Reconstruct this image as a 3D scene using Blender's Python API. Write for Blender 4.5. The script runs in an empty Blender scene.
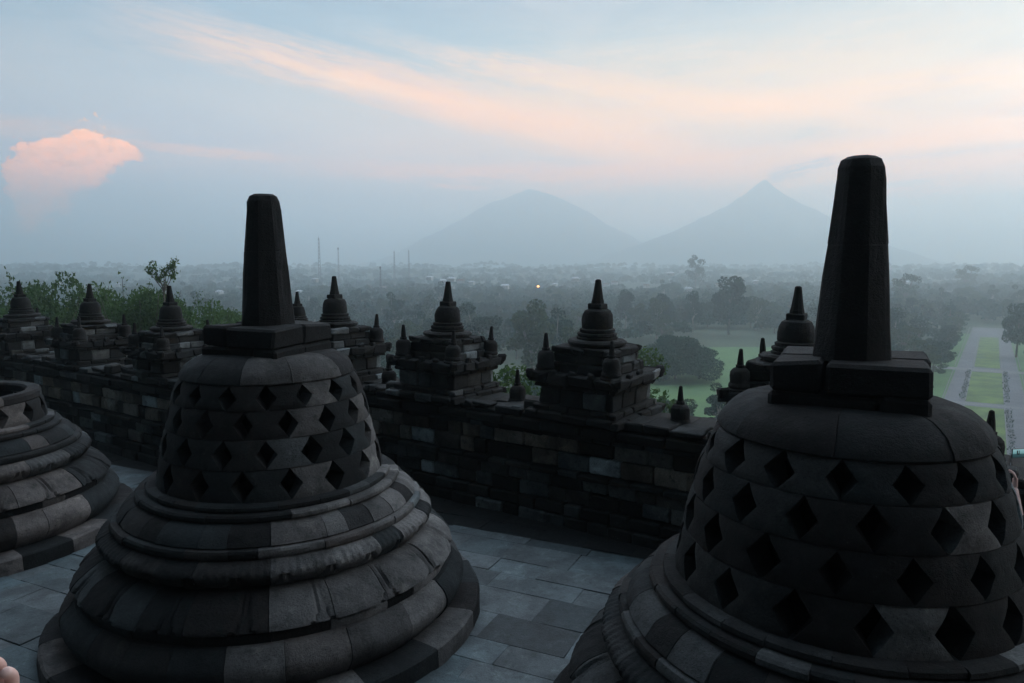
import bpy, math, random
import numpy as np
from mathutils import Vector, Matrix, noise as mnoise

C = bpy.context.scene
COL = C.collection
PI = math.pi

# ------------------------------------------------------------------ camera
EYE = 3.18
F_PX, PITCH = 712.0, 0.1096
cam_d = bpy.data.cameras.new('camera')
cam_d.lens = F_PX / 1024 * 36.0
cam_d.sensor_width = 36.0
cam_d.clip_start = 0.05
cam_d.clip_end = 20000
cam = bpy.data.objects.new('camera', cam_d)
COL.objects.link(cam)
cam.location = (0, 0, EYE)
cam.rotation_euler = (PI / 2 - PITCH, 0, 0)
C.camera = cam

C.view_settings.view_transform = 'Standard'
C.view_settings.look = 'None'
C.view_settings.gamma = 1
C.view_settings.exposure = -0.28
C.cycles.use_denoising = True
C.cycles.volume_bounces = 9
C.cycles.max_bounces = 11
C.cycles.diffuse_bounces = 2
C.cycles.transparent_max_bounces = 8


def ray(x, y):
    """direction of a photograph pixel, used to work out where things stand"""
    u = (341.5 - y) / F_PX
    a = (x - 512) / F_PX
    return Vector((a, math.cos(PITCH) + u * math.sin(PITCH), -math.sin(PITCH) + u * math.cos(PITCH)))


def on_plane(x, y, z):
    d = ray(x, y)
    t = (z - EYE) / d.z
    return Vector((d.x * t, d.y * t, z))


def azel(x, y):
    d = ray(x, y).normalized()
    return math.atan2(d.x, d.y), math.asin(d.z)


# ------------------------------------------------------------------ world: dawn sky
class NX:
    """tiny expression writer for shader math nodes"""
    def __init__(s, nt): s.nt = nt
    def m(s, op, a, b=None, c=None, clamp=False):
        n = s.nt.nodes.new('ShaderNodeMath'); n.operation = op; n.use_clamp = clamp
        for i, v in enumerate((a, b, c)):
            if v is None: continue
            if isinstance(v, (int, float)): n.inputs[i].default_value = v
            else: s.nt.links.new(v, n.inputs[i])
        return n.outputs[0]
    def add(s, a, b): return s.m('ADD', a, b)
    def sub(s, a, b): return s.m('SUBTRACT', a, b)
    def mul(s, a, b, clamp=False): return s.m('MULTIPLY', a, b, clamp=clamp)
    def div(s, a, b): return s.m('DIVIDE', a, b)
    def step(s, v, lo, hi, kind='SMOOTHSTEP', t0=0.0, t1=1.0):
        n = s.nt.nodes.new('ShaderNodeMapRange'); n.interpolation_type = kind
        s.nt.links.new(v, n.inputs['Value'])
        n.inputs['From Min'].default_value = lo; n.inputs['From Max'].default_value = hi
        n.inputs['To Min'].default_value = t0; n.inputs['To Max'].default_value = t1
        return n.outputs[0]
    def mix(s, fac, a, b, blend='MIX'):
        n = s.nt.nodes.new('ShaderNodeMix'); n.data_type = 'RGBA'; n.blend_type = blend
        for k, v in (('Factor', fac), ('A', a), ('B', b)):
            sock = [i for i in n.inputs if i.name == k and (i.type == 'RGBA' or k == 'Factor') and (k != 'Factor' or i.type == 'VALUE')][0]
            if isinstance(v, (int, float)): sock.default_value = v
            elif isinstance(v, tuple): sock.default_value = (*v, 1) if len(v) == 3 else v
            else: s.nt.links.new(v, sock)
        return [o for o in n.outputs if o.type == 'RGBA'][0]
    def ramp(s, fac, stops, interp='LINEAR'):
        n = s.nt.nodes.new('ShaderNodeValToRGB'); n.color_ramp.interpolation = interp
        e = n.color_ramp.elements
        while len(e) < len(stops): e.new(0.5)
        for i, (p, c) in enumerate(stops):
            e[i].position = p; e[i].color = (*c, 1)
        if fac is not None: s.nt.links.new(fac, n.inputs[0])
        return n.outputs[0]
    def noise(s, vec, scale, detail=4, rough=0.55, dist=0.0):
        n = s.nt.nodes.new('ShaderNodeTexNoise')
        n.inputs['Scale'].default_value = scale; n.inputs['Detail'].default_value = detail
        n.inputs['Roughness'].default_value = rough; n.inputs['Distortion'].default_value = dist
        if vec is not None: s.nt.links.new(vec, n.inputs['Vector'])
        return n.outputs['Fac']
    def xyz(s, x, y, z=0.0):
        n = s.nt.nodes.new('ShaderNodeCombineXYZ')
        for i, v in enumerate((x, y, z)):
            if isinstance(v, (int, float)): n.inputs[i].default_value = v
            else: s.nt.links.new(v, n.inputs[i])
        return n.outputs[0]


def lin(r, g, b):
    f = lambda v: v / 255 / 12.92 if v / 255 <= 0.04045 else ((v / 255 + 0.055) / 1.055) ** 2.4
    return (f(r), f(g), f(b))


world = bpy.data.worlds.new('World')
C.world = world
world.use_nodes = True
wt = world.node_tree
wt.nodes.clear()
X = NX(wt)
tc = wt.nodes.new('ShaderNodeTexCoord')
sep = wt.nodes.new('ShaderNodeSeparateXYZ')
wt.links.new(tc.outputs['Generated'], sep.inputs[0])
dx, dy, dz = sep.outputs
az = X.m('ARCTAN2', dx, dy)
el = X.m('ARCSINE', dz)
# base colours of the dawn sky at three bearings, by elevation
ELS = [0.0, 255, 230, 190, 160, 130, 95, 55, 10]


def col_stops(cols):
    out = []
    for (yy, c) in cols:
        e = azel(512, yy)[1]
        out.append((min(1, max(0, e / 0.6)), lin(*c)))
    out = sorted(out)
    return out + [(0.85, tuple(v * 0.55 for v in out[-1][1])), (1.0, tuple(v * 0.30 for v in out[-1][1]))]


elf = X.m('DIVIDE', el, 0.6, clamp=True)
left = X.ramp(elf, col_stops([(263, (146, 178, 206)), (220, (160, 178, 208)), (175, (170, 172, 198)), (140, (172, 178, 194)),
                              (105, (165, 180, 194)), (60, (118, 150, 172)), (10, (48, 88, 118))]))
mid = X.ramp(elf, col_stops([(263, (176, 200, 216)), (225, (186, 196, 214)), (190, (202, 192, 210)), (160, (214, 196, 204)),
                             (130, (208, 200, 206)), (95, (188, 198, 204)), (55, (128, 162, 182)), (10, (62, 106, 134))]))
right = X.ramp(elf, col_stops([(263, (192, 208, 216)), (230, (198, 206, 214)), (195, (222, 200, 200)), (165, (238, 210, 194)),
                               (130, (230, 216, 206)), (90, (214, 214, 208)), (50, (184, 192, 192)), (10, (128, 148, 158))]))
a_l, a_m, a_r = azel(60, 150)[0], azel(430, 150)[0], azel(880, 150)[0]
base = X.mix(X.step(az, a_l, a_m), left, mid)
base = X.mix(X.step(az, a_m, a_r), base, right)


def rot_coords(px, py, qx, qy):
    """coordinates along and across a streak given by two points"""
    a0, e0 = azel(px, py); a1, e1 = azel(qx, qy)
    L = math.hypot(a1 - a0, e1 - e0); ca, sa = (a1 - a0) / L, (e1 - e0) / L
    da = X.sub(az, a0); de = X.sub(el, e0)
    al = X.add(X.mul(da, ca), X.mul(de, sa))
    ac = X.sub(X.mul(de, ca), X.mul(da, sa))
    return al, ac, L


def streak(px, py, qx, qy, width, colour, strength, nscale=1.0, soft=0.35, curve=0.0, asym=1.0):
    """a soft wispy band of cloud from p to q; width in pixels"""
    global base
    al, ac, L = rot_coords(px, py, qx, qy)
    w = width / F_PX
    t = X.div(al, L)
    if curve:
        ac = X.sub(ac, X.mul(X.mul(t, X.sub(1.0, t)), curve))
    nv = X.xyz(X.mul(al, 3.5 * nscale), X.mul(ac, 26 * nscale), px * 0.013)
    n = X.noise(nv, 3.0, 5, 0.6, 0.4)
    ac = X.add(ac, X.mul(X.sub(n, 0.5), w * 1.1))
    up = X.step(ac, 0.0, w, t0=1.0, t1=0.0)
    dn = X.step(ac, -w * asym, 0.0)
    body = X.mul(up, dn)
    ends = X.mul(X.step(t, -soft, 0.15), X.step(t, 0.8, 1.0 + soft, t0=1.0, t1=0.0))
    n2 = X.step(X.noise(nv, 6.0, 5, 0.6, 0.6), 0.28, 0.66)
    k = X.mul(X.mul(X.mul(body, ends), X.add(0.35, X.mul(n2, 0.65))), strength, clamp=True)
    cl = lin(*colour)
    if colour[0] > 200: cl = (cl[0] * 1.55, cl[1] * 1.25, cl[2] * 1.02)
    base = X.mix(k, base, cl)


# broad mottled veil so that nothing in the sky is a pure gradient
nv = X.xyz(X.mul(az, 2.2), X.mul(el, 9.0), 3.3)
veil = X.step(X.noise(nv, 2.2, 6, 0.55, 0.5), 0.35, 0.72)
base = X.mix(X.mul(X.mul(veil, X.step(el, 0.03, 0.16)), 0.28), base, lin(226, 218, 214))
darkv = X.step(X.noise(X.xyz(X.mul(az, 3.0), X.mul(el, 14.0), 9.1), 2.0, 6, 0.6, 0.8), 0.5, 0.8)
base = X.mix(X.mul(X.mul(darkv, X.step(el, 0.06, 0.2)), 0.22), base, lin(140, 160, 178))
# upper edge of the high veil: bluer above a line falling from the left
streak(-120, -25, 420, 30, 55, (96, 140, 164), 0.75, 0.5)
streak(150, 0, 560, 55, 40, (112, 150, 172), 0.45, 0.6)
streak(-60, 55, 340, 95, 60, (186, 190, 196), 0.5, 0.5)
streak(230, 45, 660, 148, 30, (250, 226, 206), 0.95, 0.7, curve=0.03)
streak(330, 78, 480, 108, 9, (255, 240, 222), 0.9, 1.6)
streak(420, 100, 700, 160, 26, (248, 218, 200), 0.8, 0.8)
streak(520, 95, 900, 60, 60, (226, 222, 212), 0.6, 0.5)
streak(360, 170, 690, 172, 14, (246, 206, 200), 0.8, 1.2)
streak(150, 146, 262, 157, 7, (252, 212, 198), 0.95, 1.6, soft=0.5)
streak(-60, 120, 120, 134, 14, (226, 200, 190), 0.75, 1.0)
streak(560, 190, 800, 160, 16, (246, 208, 196), 0.7, 1.0)
streak(760, 178, 1100, 96, 34, (250, 214, 186), 0.85, 0.8)
streak(880, 172, 1100, 150, 22, (255, 206, 178), 0.9, 1.2)
streak(860, 196, 1080, 176, 16, (250, 206, 192), 0.8, 1.3)
streak(800, 136, 1090, 20, 20, (168, 172, 176), 0.7, 1.2)
streak(900, 120, 1080, 104, 14, (176, 172, 178), 0.6, 1.4)
streak(640, 60, 1080, -30, 44, (176, 188, 190), 0.5, 0.8)
streak(768, 178, 836, 158, 12, (128, 122, 150), 0.95, 2.0, soft=0.2)      # smoke drifting off the volcano
streak(866, 187, 930, 181, 5, (158, 164, 184), 0.85, 2.0, soft=0.3)
streak(600, 222, 1060, 208, 20, (202, 190, 202), 0.45, 0.8)
streak(-60, 205, 380, 200, 30, (166, 172, 200), 0.5, 0.6)
streak(470, 60, 1000, 128, 18, (250, 232, 214), 0.6, 1.1)
streak(620, 120, 1080, 60, 22, (252, 232, 212), 0.55, 0.9)
streak(560, 176, 760, 150, 8, (255, 214, 196), 0.7, 1.6)
streak(820, 150, 1080, 128, 8, (255, 222, 196), 0.8, 1.8)
streak(880, 160, 1080, 138, 6, (170, 170, 182), 0.6, 1.8)
streak(430, 185, 480, 188, 4, (255, 214, 200), 0.7, 2.0)
streak(-40, 165, 420, 150, 20, (206, 196, 200), 0.4, 0.7)
# the lit cumulus on the left: a leaning heap of puffs with ragged tops and a soft lower left side
al, ac, L = rot_coords(12, 206, 146, 146)
cn = X.noise(X.xyz(X.mul(az, 1.0), X.mul(el, 1.3), 0.7), 26.0, 6, 0.62, 0.2)
cn2 = X.noise(X.xyz(X.mul(az, 1.0), X.mul(el, 1.3), 4.7), 105.0, 5, 0.6, 0.2)
jag = X.add(X.mul(X.sub(cn, 0.5), 0.10), X.mul(X.sub(cn2, 0.5), 0.045))
t = X.div(al, L)
tc_ = X.m('MAXIMUM', X.m('MINIMUM', t, 1.0), 0.0)
top = X.mul(X.mul(X.m('POWER', tc_, 0.5), X.m('POWER', X.sub(1.0001, tc_), 0.8)), 0.150)
above = X.step(X.sub(X.add(ac, jag), X.add(top, -0.010)), -0.004, 0.004, t0=1.0, t1=0.0)
below = X.step(X.add(X.add(ac, X.mul(jag, 0.8)), X.mul(X.sub(1.0, t), 0.028)), -0.009, 0.009)
tj = X.add(t, X.mul(X.sub(cn, 0.5), 0.3))
endm = X.mul(X.step(tj, -0.12, 0.08), X.step(tj, 0.93, 1.03, t0=1.0, t1=0.0))
cm = X.mul(X.mul(above, below), endm)
ccol = X.ramp(X.add(X.add(X.mul(t, 0.55), X.mul(X.div(ac, 0.06), 0.35)), X.mul(X.sub(cn2, 0.5), 0.7)),
              [(0.0, lin(240, 168, 160)), (0.35, lin(252, 186, 168)), (0.7, lin(255, 206, 180)), (1.0, lin(255, 226, 200))])
ccol = X.mix(1.0, ccol, (3.5, 2.35, 0.7), 'MULTIPLY')
ccol = X.mix(X.step(cn2, 0.42, 0.62, t0=0.0, t1=0.45), ccol, (1.25, 0.92, 0.85))
base = X.mix(X.mul(cm, 0.92), base, ccol)
warm_band = X.mul(X.mul(X.step(el, 0.03, 0.10), X.step(el, 0.46, 0.20)), X.step(az, -0.55, 0.1, t0=0.35, t1=1.0))
base = X.mix(warm_band, base, X.mix(1.0, base, (1.46, 1.10, 0.76), 'MULTIPLY'))
hsn = wt.nodes.new('ShaderNodeHueSaturation'); hsn.inputs["Saturation"].default_value = 1.25
wt.links.new(base, hsn.inputs['Color']); base = hsn.outputs[0]
# far from the dawn the sky stays night blue; straight up it is dim
front = X.step(X.add(X.mul(dx, math.sin(0.55)), X.mul(dy, math.cos(0.55))), -0.30, 0.62)
night = (0.003, 0.010, 0.020)
upd = X.step(el, 0.47, 0.66, t0=0.0, t1=1.0)
UPC = (3.95, 4.25, 4.9)  # added bright band above the frame, there to light the haze
base = X.mix(upd, base, UPC); base = X.mix(X.step(el, 0.80, 1.20), base, (0.13, 0.50, 0.86))
base = X.mix(X.step(X.add(X.mul(dx, math.sin(0.55)), X.mul(dy, math.cos(0.55))), -0.35, 0.45), night, base)
base = X.mix(X.step(el, 0.0, -0.08), base, lin(40, 60, 70))
# glow where the sun is about to rise, off to the right of the picture
GA, GE, GWA, GWE = 1.15, 0.10, 0.34, 0.17
gd = X.add(X.m('POWER', X.div(X.sub(az, GA), GWA), 2.0), X.m('POWER', X.div(X.sub(el, GE), GWE), 2.0))
glow = X.m('EXPONENT', X.mul(gd, -1.0))
sky = wt.nodes.new('ShaderNodeTexSky')
sky.sky_type = 'NISHITA'
sky.sun_disc = False
sky.sun_elevation = math.radians(1.5)
sky.sun_rotation = math.radians(66)
# the sky brightens steeply towards the dawn horizon, behind the haze
lowk = X.m('EXPONENT', X.div(X.m('MAXIMUM', el, 0.0), -0.085))
SKY_K, LOW_K = 1.05, 6.0
horizon = X.mul(X.add(1.0, X.mul(X.mul(lowk, front), LOW_K)), X.step(el, 0.0, 0.085, t0=0.22, t1=1.0))
bg1 = wt.nodes.new('ShaderNodeBackground'); wt.links.new(base, bg1.inputs[0]); wt.links.new(X.mul(horizon, SKY_K), bg1.inputs[1])
bg2 = wt.nodes.new('ShaderNodeBackground'); wt.links.new(sky.outputs[0], bg2.inputs[0]); bg2.inputs[1].default_value = 0.008
bg3 = wt.nodes.new('ShaderNodeBackground'); bg3.inputs[0].default_value = (1.0, 0.86, 0.76, 1)
bg3k = X.nt.nodes.new('ShaderNodeMath'); bg3k.operation = 'MULTIPLY'; bg3k.inputs[1].default_value = 8.0
wt.links.new(glow, bg3k.inputs[0]); wt.links.new(bg3k.outputs[0], bg3.inputs[1])
a1 = wt.nodes.new('ShaderNodeAddShader'); a2 = wt.nodes.new('ShaderNodeAddShader')
wt.links.new(bg1.outputs[0], a1.inputs[0]); wt.links.new(bg2.outputs[0], a1.inputs[1])
wt.links.new(a1.outputs[0], a2.inputs[0]); wt.links.new(bg3.outputs[0], a2.inputs[1])
wo = wt.nodes.new('ShaderNodeOutputWorld')
wt.links.new(a2.outputs[0], wo.inputs[0])
world.cycles.sampling_method = 'MANUAL'
world.cycles.sample_map_resolution = 1024

# first weak light of the sun, wide and soft, from low on the right
sd = bpy.data.lights.new('sun', 'SUN')
sd.energy = 0.10
sd.angle = math.radians(14)
sd.color = (1.0, 0.80, 0.66)
sun = bpy.data.objects.new('sun', sd)
COL.objects.link(sun)
sdir = Vector((math.sin(1.15) * math.cos(0.12), math.cos(1.15) * math.cos(0.12), math.sin(0.12)))
sun.rotation_euler = sdir.to_track_quat('Z', 'Y').to_euler()
sun.location = (0, 0, 60)

# ------------------------------------------------------------------ materials


def new_mat(name):
    m = bpy.data.materials.new(name); m.use_nodes = True
    nt = m.node_tree; nt.nodes.clear()
    out = nt.nodes.new('ShaderNodeOutputMaterial')
    p = nt.nodes.new('ShaderNodeBsdfPrincipled')
    nt.links.new(p.outputs[0], out.inputs[0])
    return m, nt, p, NX(nt), out


def coords(nt, kind='Object'):
    t = nt.nodes.new('ShaderNodeTexCoord'); return t.outputs[kind]


def attr(nt, name):
    a = nt.nodes.new('ShaderNodeAttribute'); a.attribute_name = name; return a.outputs['Fac']


def stone(name, dark, light, warm, cool, rough=0.88, moss=(0.028, 0.036, 0.022), bump=0.7, spots=0.35, moss_k=0.5, crisp=1.0):
    """weathered andesite: every block its own tone (attributes tone, hue), stains, lichen, pitted surface"""
    m, nt, p, N, out = new_mat(name)
    co = coords(nt)
    tone = attr(nt, 'tone'); hue = attr(nt, 'hue')
    tint = N.mix(hue, cool, warm)
    lum = N.ramp(tone, [(0.0, (dark,) * 3), (0.5, ((dark + light) * 0.165,) * 3), (1.0, (light,) * 3)])
    c = N.mix(1.0, lum, tint, 'MULTIPLY')
    n1 = N.noise(co, 2.3, 6, 0.62, 0.3)
    n2 = N.noise(co, 13.0, 6, 0.65, 0.2)
    n3 = N.noise(co, 60.0, 4, 0.7)
    c = N.mix(N.step(n1, 0.40, 0.62, t0=0.0, t1=0.5), c, (dark * 0.55, dark * 0.6, dark * 0.62))
    c = N.mix(N.step(n2, 0.52, 0.72, t0=0.0, t1=moss_k), c, moss)
    lich = N.step(N.noise(co, 6.0, 7, 0.72, 0.6), 0.55, 0.66)
    c = N.mix(N.mul(lich, 0.30), c, N.mix(1.0, c, (2.6, 2.6, 2.4), 'MULTIPLY'))
    pit = N.step(N.noise(co, 95.0, 2, 0.5), 0.64, 0.70)
    c = N.mix(N.mul(pit, 0.6), c, (dark * .5,) * 3)
    k = N.mul(N.step(n3, 0.60, 0.70), N.step(n2, 0.40, 0.30, t0=0.0, t1=1.0))
    grain = N.step(n3, 0.35, 0.65, t0=0.86, t1=1.12)
    c = N.mix(1.0, c, N.xyz(grain, grain, grain), 'MULTIPLY')
    c = N.mix(N.mul(k, spots), c, tuple(v * 1.25 for v in (light, light, light * 0.92)))
    nt.links.new(c, p.inputs['Base Color'])
    nt.links.new(N.step(n2, 0.2, 0.8, t0=rough - 0.1, t1=min(1, rough + 0.1)), p.inputs['Roughness'])
    p.inputs['Specular IOR Level'].default_value = 0.3
    h = N.add(N.add(N.mul(n2, 0.5), N.mul(n3, 0.35)), N.mul(N.noise(co, 180.0, 3, 0.7), 0.25))
    b = nt.nodes.new('ShaderNodeBump'); b.inputs['Strength'].default_value = bump; b.inputs['Distance'].default_value = 0.045
    nt.links.new(h, b.inputs['Height']); nt.links.new(b.outputs[0], p.inputs['Normal'])
    return m


M_STUPA = stone('andesite', 0.004, 0.20, (1.0, 0.85, 0.77), (0.70, 0.94, 1.0), moss=(0.012, 0.020, 0.018))
M_WALL = stone('wall_andesite', 0.008, 0.52, (1.0, 0.80, 0.62), (0.80, 0.96, 1.0), spots=0.6, moss_k=0.7)
M_SHRINE = stone('shrine_andesite', 0.004, 0.27, (1.0, 0.82, 0.66), (0.80, 0.96, 1.0), spots=0.6, moss_k=0.7)
M_FLOOR = stone('paving_stone', 0.035, 0.20, (0.92, 0.95, 0.95), (0.66, 0.93, 1.0), rough=0.72, bump=0.35, moss_k=0.35)
M_HOLE_BLACK = stone('opening_shade_black', 0.004, 0.01, (1, .9, .85), (.85, .95, 1), spots=0.0, moss=(0.004, 0.004, 0.004))  # near-black colour for the darkness seen through the bell openings
M_DARK = stone('shade_dark_paving', 0.02, 0.10, (1.0, 0.92, 0.84), (0.80, 0.95, 1.0), rough=0.8, bump=0.35)  # darker stone colour standing in for the wall's shade on the lower floor


def leaf_mat(name, c0, c1, trans=0.25):
    m, nt, p, N, out = new_mat(name)
    t = attr(nt, 'tone')
    oi = nt.nodes.new('ShaderNodeObjectInfo')
    k = N.m('ADD', N.mul(t, 0.75), N.mul(oi.outputs['Random'], 0.25), clamp=True)
    c = N.mix(k, c0, c1)
    nt.links.new(c, p.inputs['Base Color'])
    p.inputs['Roughness'].default_value = 0.7
    p.inputs['Specular IOR Level'].default_value = 0.2
    tr = nt.nodes.new('ShaderNodeBsdfTranslucent'); nt.links.new(c, tr.inputs[0])
    mx = nt.nodes.new('ShaderNodeMixShader'); mx.inputs[0].default_value = trans
    nt.links.new(p.outputs[0], mx.inputs[1]); nt.links.new(tr.outputs[0], mx.inputs[2])
    nt.links.new(mx.outputs[0], out.inputs[0])
    return m


M_LEAF = leaf_mat('foliage_dark', (0.006, 0.032, 0.022), (0.024, 0.090, 0.050))
M_LEAF2 = leaf_mat('foliage_fresh', (0.020, 0.055, 0.020), (0.10, 0.18, 0.045), 0.35)
M_LEAF3 = leaf_mat('foliage_mid', (0.026, 0.060, 0.030), (0.075, 0.12, 0.05))


def plain(name, col, rough=0.8, ncol=None, nscale=3.0, bump=0.0, metallic=0.0, kind='Object'):
    m, nt, p, N, out = new_mat(name)
    co = coords(nt, kind)
    n = N.noise(co, nscale, 5, 0.6, 0.2)
    c = N.mix(N.step(n, 0.3, 0.7), col, ncol or tuple(v * 0.7 for v in col))
    nt.links.new(c, p.inputs['Base Color'])
    p.inputs['Roughness'].default_value = rough
    p.inputs['Metallic'].default_value = metallic
    if bump:
        b = nt.nodes.new('ShaderNodeBump'); b.inputs['Strength'].default_value = bump; b.inputs['Distance'].default_value = 0.02
        nt.links.new(n, b.inputs['Height']); nt.links.new(b.outputs[0], p.inputs['Normal'])
    return m


M_BARK = plain('bark', (0.16, 0.14, 0.115), 0.9, (0.07, 0.06, 0.05), 4.0, 0.4)
M_BARKP = plain('pale_bark', (0.34, 0.32, 0.28), 0.9, (0.18, 0.17, 0.15), 3.0, 0.3)
M_EARTH = plain('undergrowth', (0.035, 0.058, 0.028), 0.95, (0.055, 0.075, 0.038), 0.03)
M_LAWN = plain('lawn', (0.10, 0.20, 0.055), 0.95, (0.075, 0.155, 0.05), 0.09)
M_LAWN2 = plain('median_lawn', (0.15, 0.22, 0.05), 0.95, (0.07, 0.12, 0.04), 0.16)
M_ROAD = plain('road_surface', (0.15, 0.15, 0.16), 0.85, (0.11, 0.11, 0.12), 0.2)
M_KERB = plain('kerb_stone', (0.19, 0.19, 0.19), 0.8)
M_MTN = plain('mountain_rock', (0.06, 0.065, 0.07), 0.95, (0.035, 0.05, 0.04), 0.006)
M_HOUSE = plain('pale_plaster', (0.68, 0.67, 0.63), 0.8)
M_ROOF = plain('roof_tile', (0.20, 0.13, 0.10), 0.85)
M_ROOFW = plain('tin_roof', (0.72, 0.74, 0.76), 0.6)
M_STEEL = plain('mast_steel', (0.10, 0.10, 0.11), 0.6)
M_SKIN = plain('skin', (0.66, 0.44, 0.38), 0.6, (0.56, 0.34, 0.29), 18.0, 0.05)
M_NAIL = plain('nail', (0.70, 0.46, 0.42), 0.35)
M_CLOTH = plain('dark_cloth', (0.022, 0.024, 0.03), 0.95, (0.014, 0.015, 0.02), 9.0, 0.3)
M_CLOTH2 = plain('grey_cloth', (0.07, 0.07, 0.08), 0.95, (0.05, 0.05, 0.06), 9.0, 0.3)
M_HAIR = plain('hair', (0.015, 0.012, 0.010), 0.6, (0.025, 0.02, 0.018), 60.0, 0.5)
M_BLACK = plain('black_plastic', (0.02, 0.02, 0.022), 0.4)
M_LIP = plain('lips', (0.42, 0.18, 0.16), 0.5)
M_EYEW = plain('eye_white', (0.75, 0.74, 0.72), 0.3)

# ------------------------------------------------------------------ mesh builder


class MB:
    def __init__(s):
        s.v = []; s.f = []; s.t = []; s.h = []; s.fl = {}

    def add(s, vs, fs, tone=0.3, hue=0.5):
        o = len(s.v); s.v.extend(vs)
        for f in fs: s.f.append(tuple(i + o for i in f))
        s.t.extend([tone] * len(fs)); s.h.extend([hue] * len(fs))

    def obj(s, name, mat, parent=None, smooth=False, link=True):
        me = bpy.data.meshes.new(name)
        me.from_pydata([tuple(v) for v in s.v], [], s.f)
        for nm, arr in (('tone', s.t), ('hue', s.h)):
            a = me.attributes.new(nm, 'FLOAT', 'FACE'); a.data.foreach_set('value', arr)
        me.materials.append(mat)
        if smooth:
            me.polygons.foreach_set('use_smooth', [True] * len(s.f))
            me.set_sharp_from_angle(angle=math.radians(33))
        me.update()
        o = bpy.data.objects.new(name, me)
        if link: COL.objects.link(o)
        if parent: o.parent = parent
        return o


def tag(o, label=None, cat=None, group=None, kind=None):
    if label: o['label'] = label
    if cat: o['category'] = cat
    if group: o['group'] = group
    if kind: o['kind'] = kind
    return o


def thing(name, label, cat, loc=(0, 0, 0), rz=0.0, group=None):
    o = bpy.data.objects.new(name, None); COL.objects.link(o)
    o.empty_display_size = 0.2
    o.location = loc; o.rotation_euler = (0, 0, rz)
    return tag(o, label, cat, group)


def cbox(mb, c, s, rz=0.0, tone=0.3, hue=0.5, ch=0.012, jit=0.0, rnd=random, tilt=0.0):
    """a stone block: box with chamfered edges, optionally a little out of true"""
    hx, hy, hz = s[0] / 2, s[1] / 2, s[2] / 2
    ch = min(ch, hx * 0.45, hy * 0.45, hz * 0.45)
    vs = []; idx = {}
    R = Matrix.Rotation(rz, 3, 'Z')
    if tilt: R = R @ Matrix.Rotation(rnd.uniform(-tilt, tilt), 3, 'X') @ Matrix.Rotation(rnd.uniform(-tilt, tilt), 3, 'Y')
    for sx in (-1, 1):
        for sy in (-1, 1):
            for sz in (-1, 1):
                j = Vector((rnd.uniform(-jit, jit), rnd.uniform(-jit, jit), rnd.uniform(-jit, jit))) if jit else Vector((0, 0, 0))
                base = Vector((sx * hx, sy * hy, sz * hz)) + j
                for ax in range(3):
                    p = base.copy()
                    for k, sg in enumerate((sx, sy, sz)):
                        if k != ax: p[k] -= sg * ch
                    idx[(sx, sy, sz, ax)] = len(vs)
                    vs.append(R @ p + Vector(c))
    fs = []
    for ax in range(3):
        a, b = [k for k in range(3) if k != ax]
        for sg in (-1, 1):
            def key(u, w):
                k = [0, 0, 0]; k[ax] = sg; k[a] = u; k[b] = w; return (*k, ax)
            q = [idx[key(-1, -1)], idx[key(1, -1)], idx[key(1, 1)], idx[key(-1, 1)]]
            if (sg > 0) == (ax == 1): q = q[::-1]
            fs.append(q)
    for ax in range(3):
        a, b = [k for k in range(3) if k != ax]
        for u in (-1, 1):
            for w in (-1, 1):
                def key(sg, which):
                    k = [0, 0, 0]; k[ax] = sg; k[a] = u; k[b] = w; return (*k, which)
                q = [idx[key(-1, a)], idx[key(1, a)], idx[key(1, b)], idx[key(-1, b)]]
                if (u * w > 0) == (ax == 1): q = q[::-1]
                fs.append(q)
    for sx in (-1, 1):
        for sy in (-1, 1):
            for sz in (-1, 1):
                q = [idx[(sx, sy, sz, 0)], idx[(sx, sy, sz, 1)], idx[(sx, sy, sz, 2)]]
                if sx * sy * sz < 0: q = q[::-1]
                fs.append(q)
    mb.add(vs, fs, tone, hue)


def tube(mb, pts, rads, n=8, tone=0.3, hue=0.5, cap=True):
    pts = [Vector(p) for p in pts]; vs = []; fs = []
    for i, p in enumerate(pts):
        d = (pts[min(i + 1, len(pts) - 1)] - pts[max(i - 1, 0)]).normalized()
        a = d.cross(Vector((0, 0, 1)) if abs(d.z) < 0.9 else Vector((1, 0, 0))).normalized(); b = d.cross(a)
        for k in range(n):
            t = 2 * PI * k / n
            vs.append(p + (a * math.cos(t) + b * math.sin(t)) * rads[i])
    for i in range(len(pts) - 1):
        for k in range(n):
            fs.append((i * n + k, i * n + (k + 1) % n, (i + 1) * n + (k + 1) % n, (i + 1) * n + k))
    if cap:
        fs.append(tuple(range(n))[::-1]); fs.append(tuple((len(pts) - 1) * n + k for k in range(n)))
    mb.add(vs, fs, tone, hue)


def lathe(mb, prof, n=24, c=(0, 0, 0), tone=0.3, hue=0.5, rough=0.0, seed=0.0):
    vs = []; fs = []; c = Vector(c)
    for (r, z) in prof:
        for k in range(n):
            t = 2 * PI * k / n
            p = Vector((r * math.cos(t), r * math.sin(t), z))
            if rough:
                q = mnoise.noise(p * 9 + Vector((seed, 0, 0))) * rough
                p += Vector((math.cos(t) * q, math.sin(t) * q, q * 0.4))
            vs.append(p + c)
    for i in range(len(prof) - 1):
        for k in range(n):
            fs.append((i * n + k, i * n + (k + 1) % n, (i + 1) * n + (k + 1) % n, (i + 1) * n + k))
    fs.append(tuple((len(prof) - 1) * n + k for k in range(n)))
    mb.add(vs, fs, tone, hue)


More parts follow.
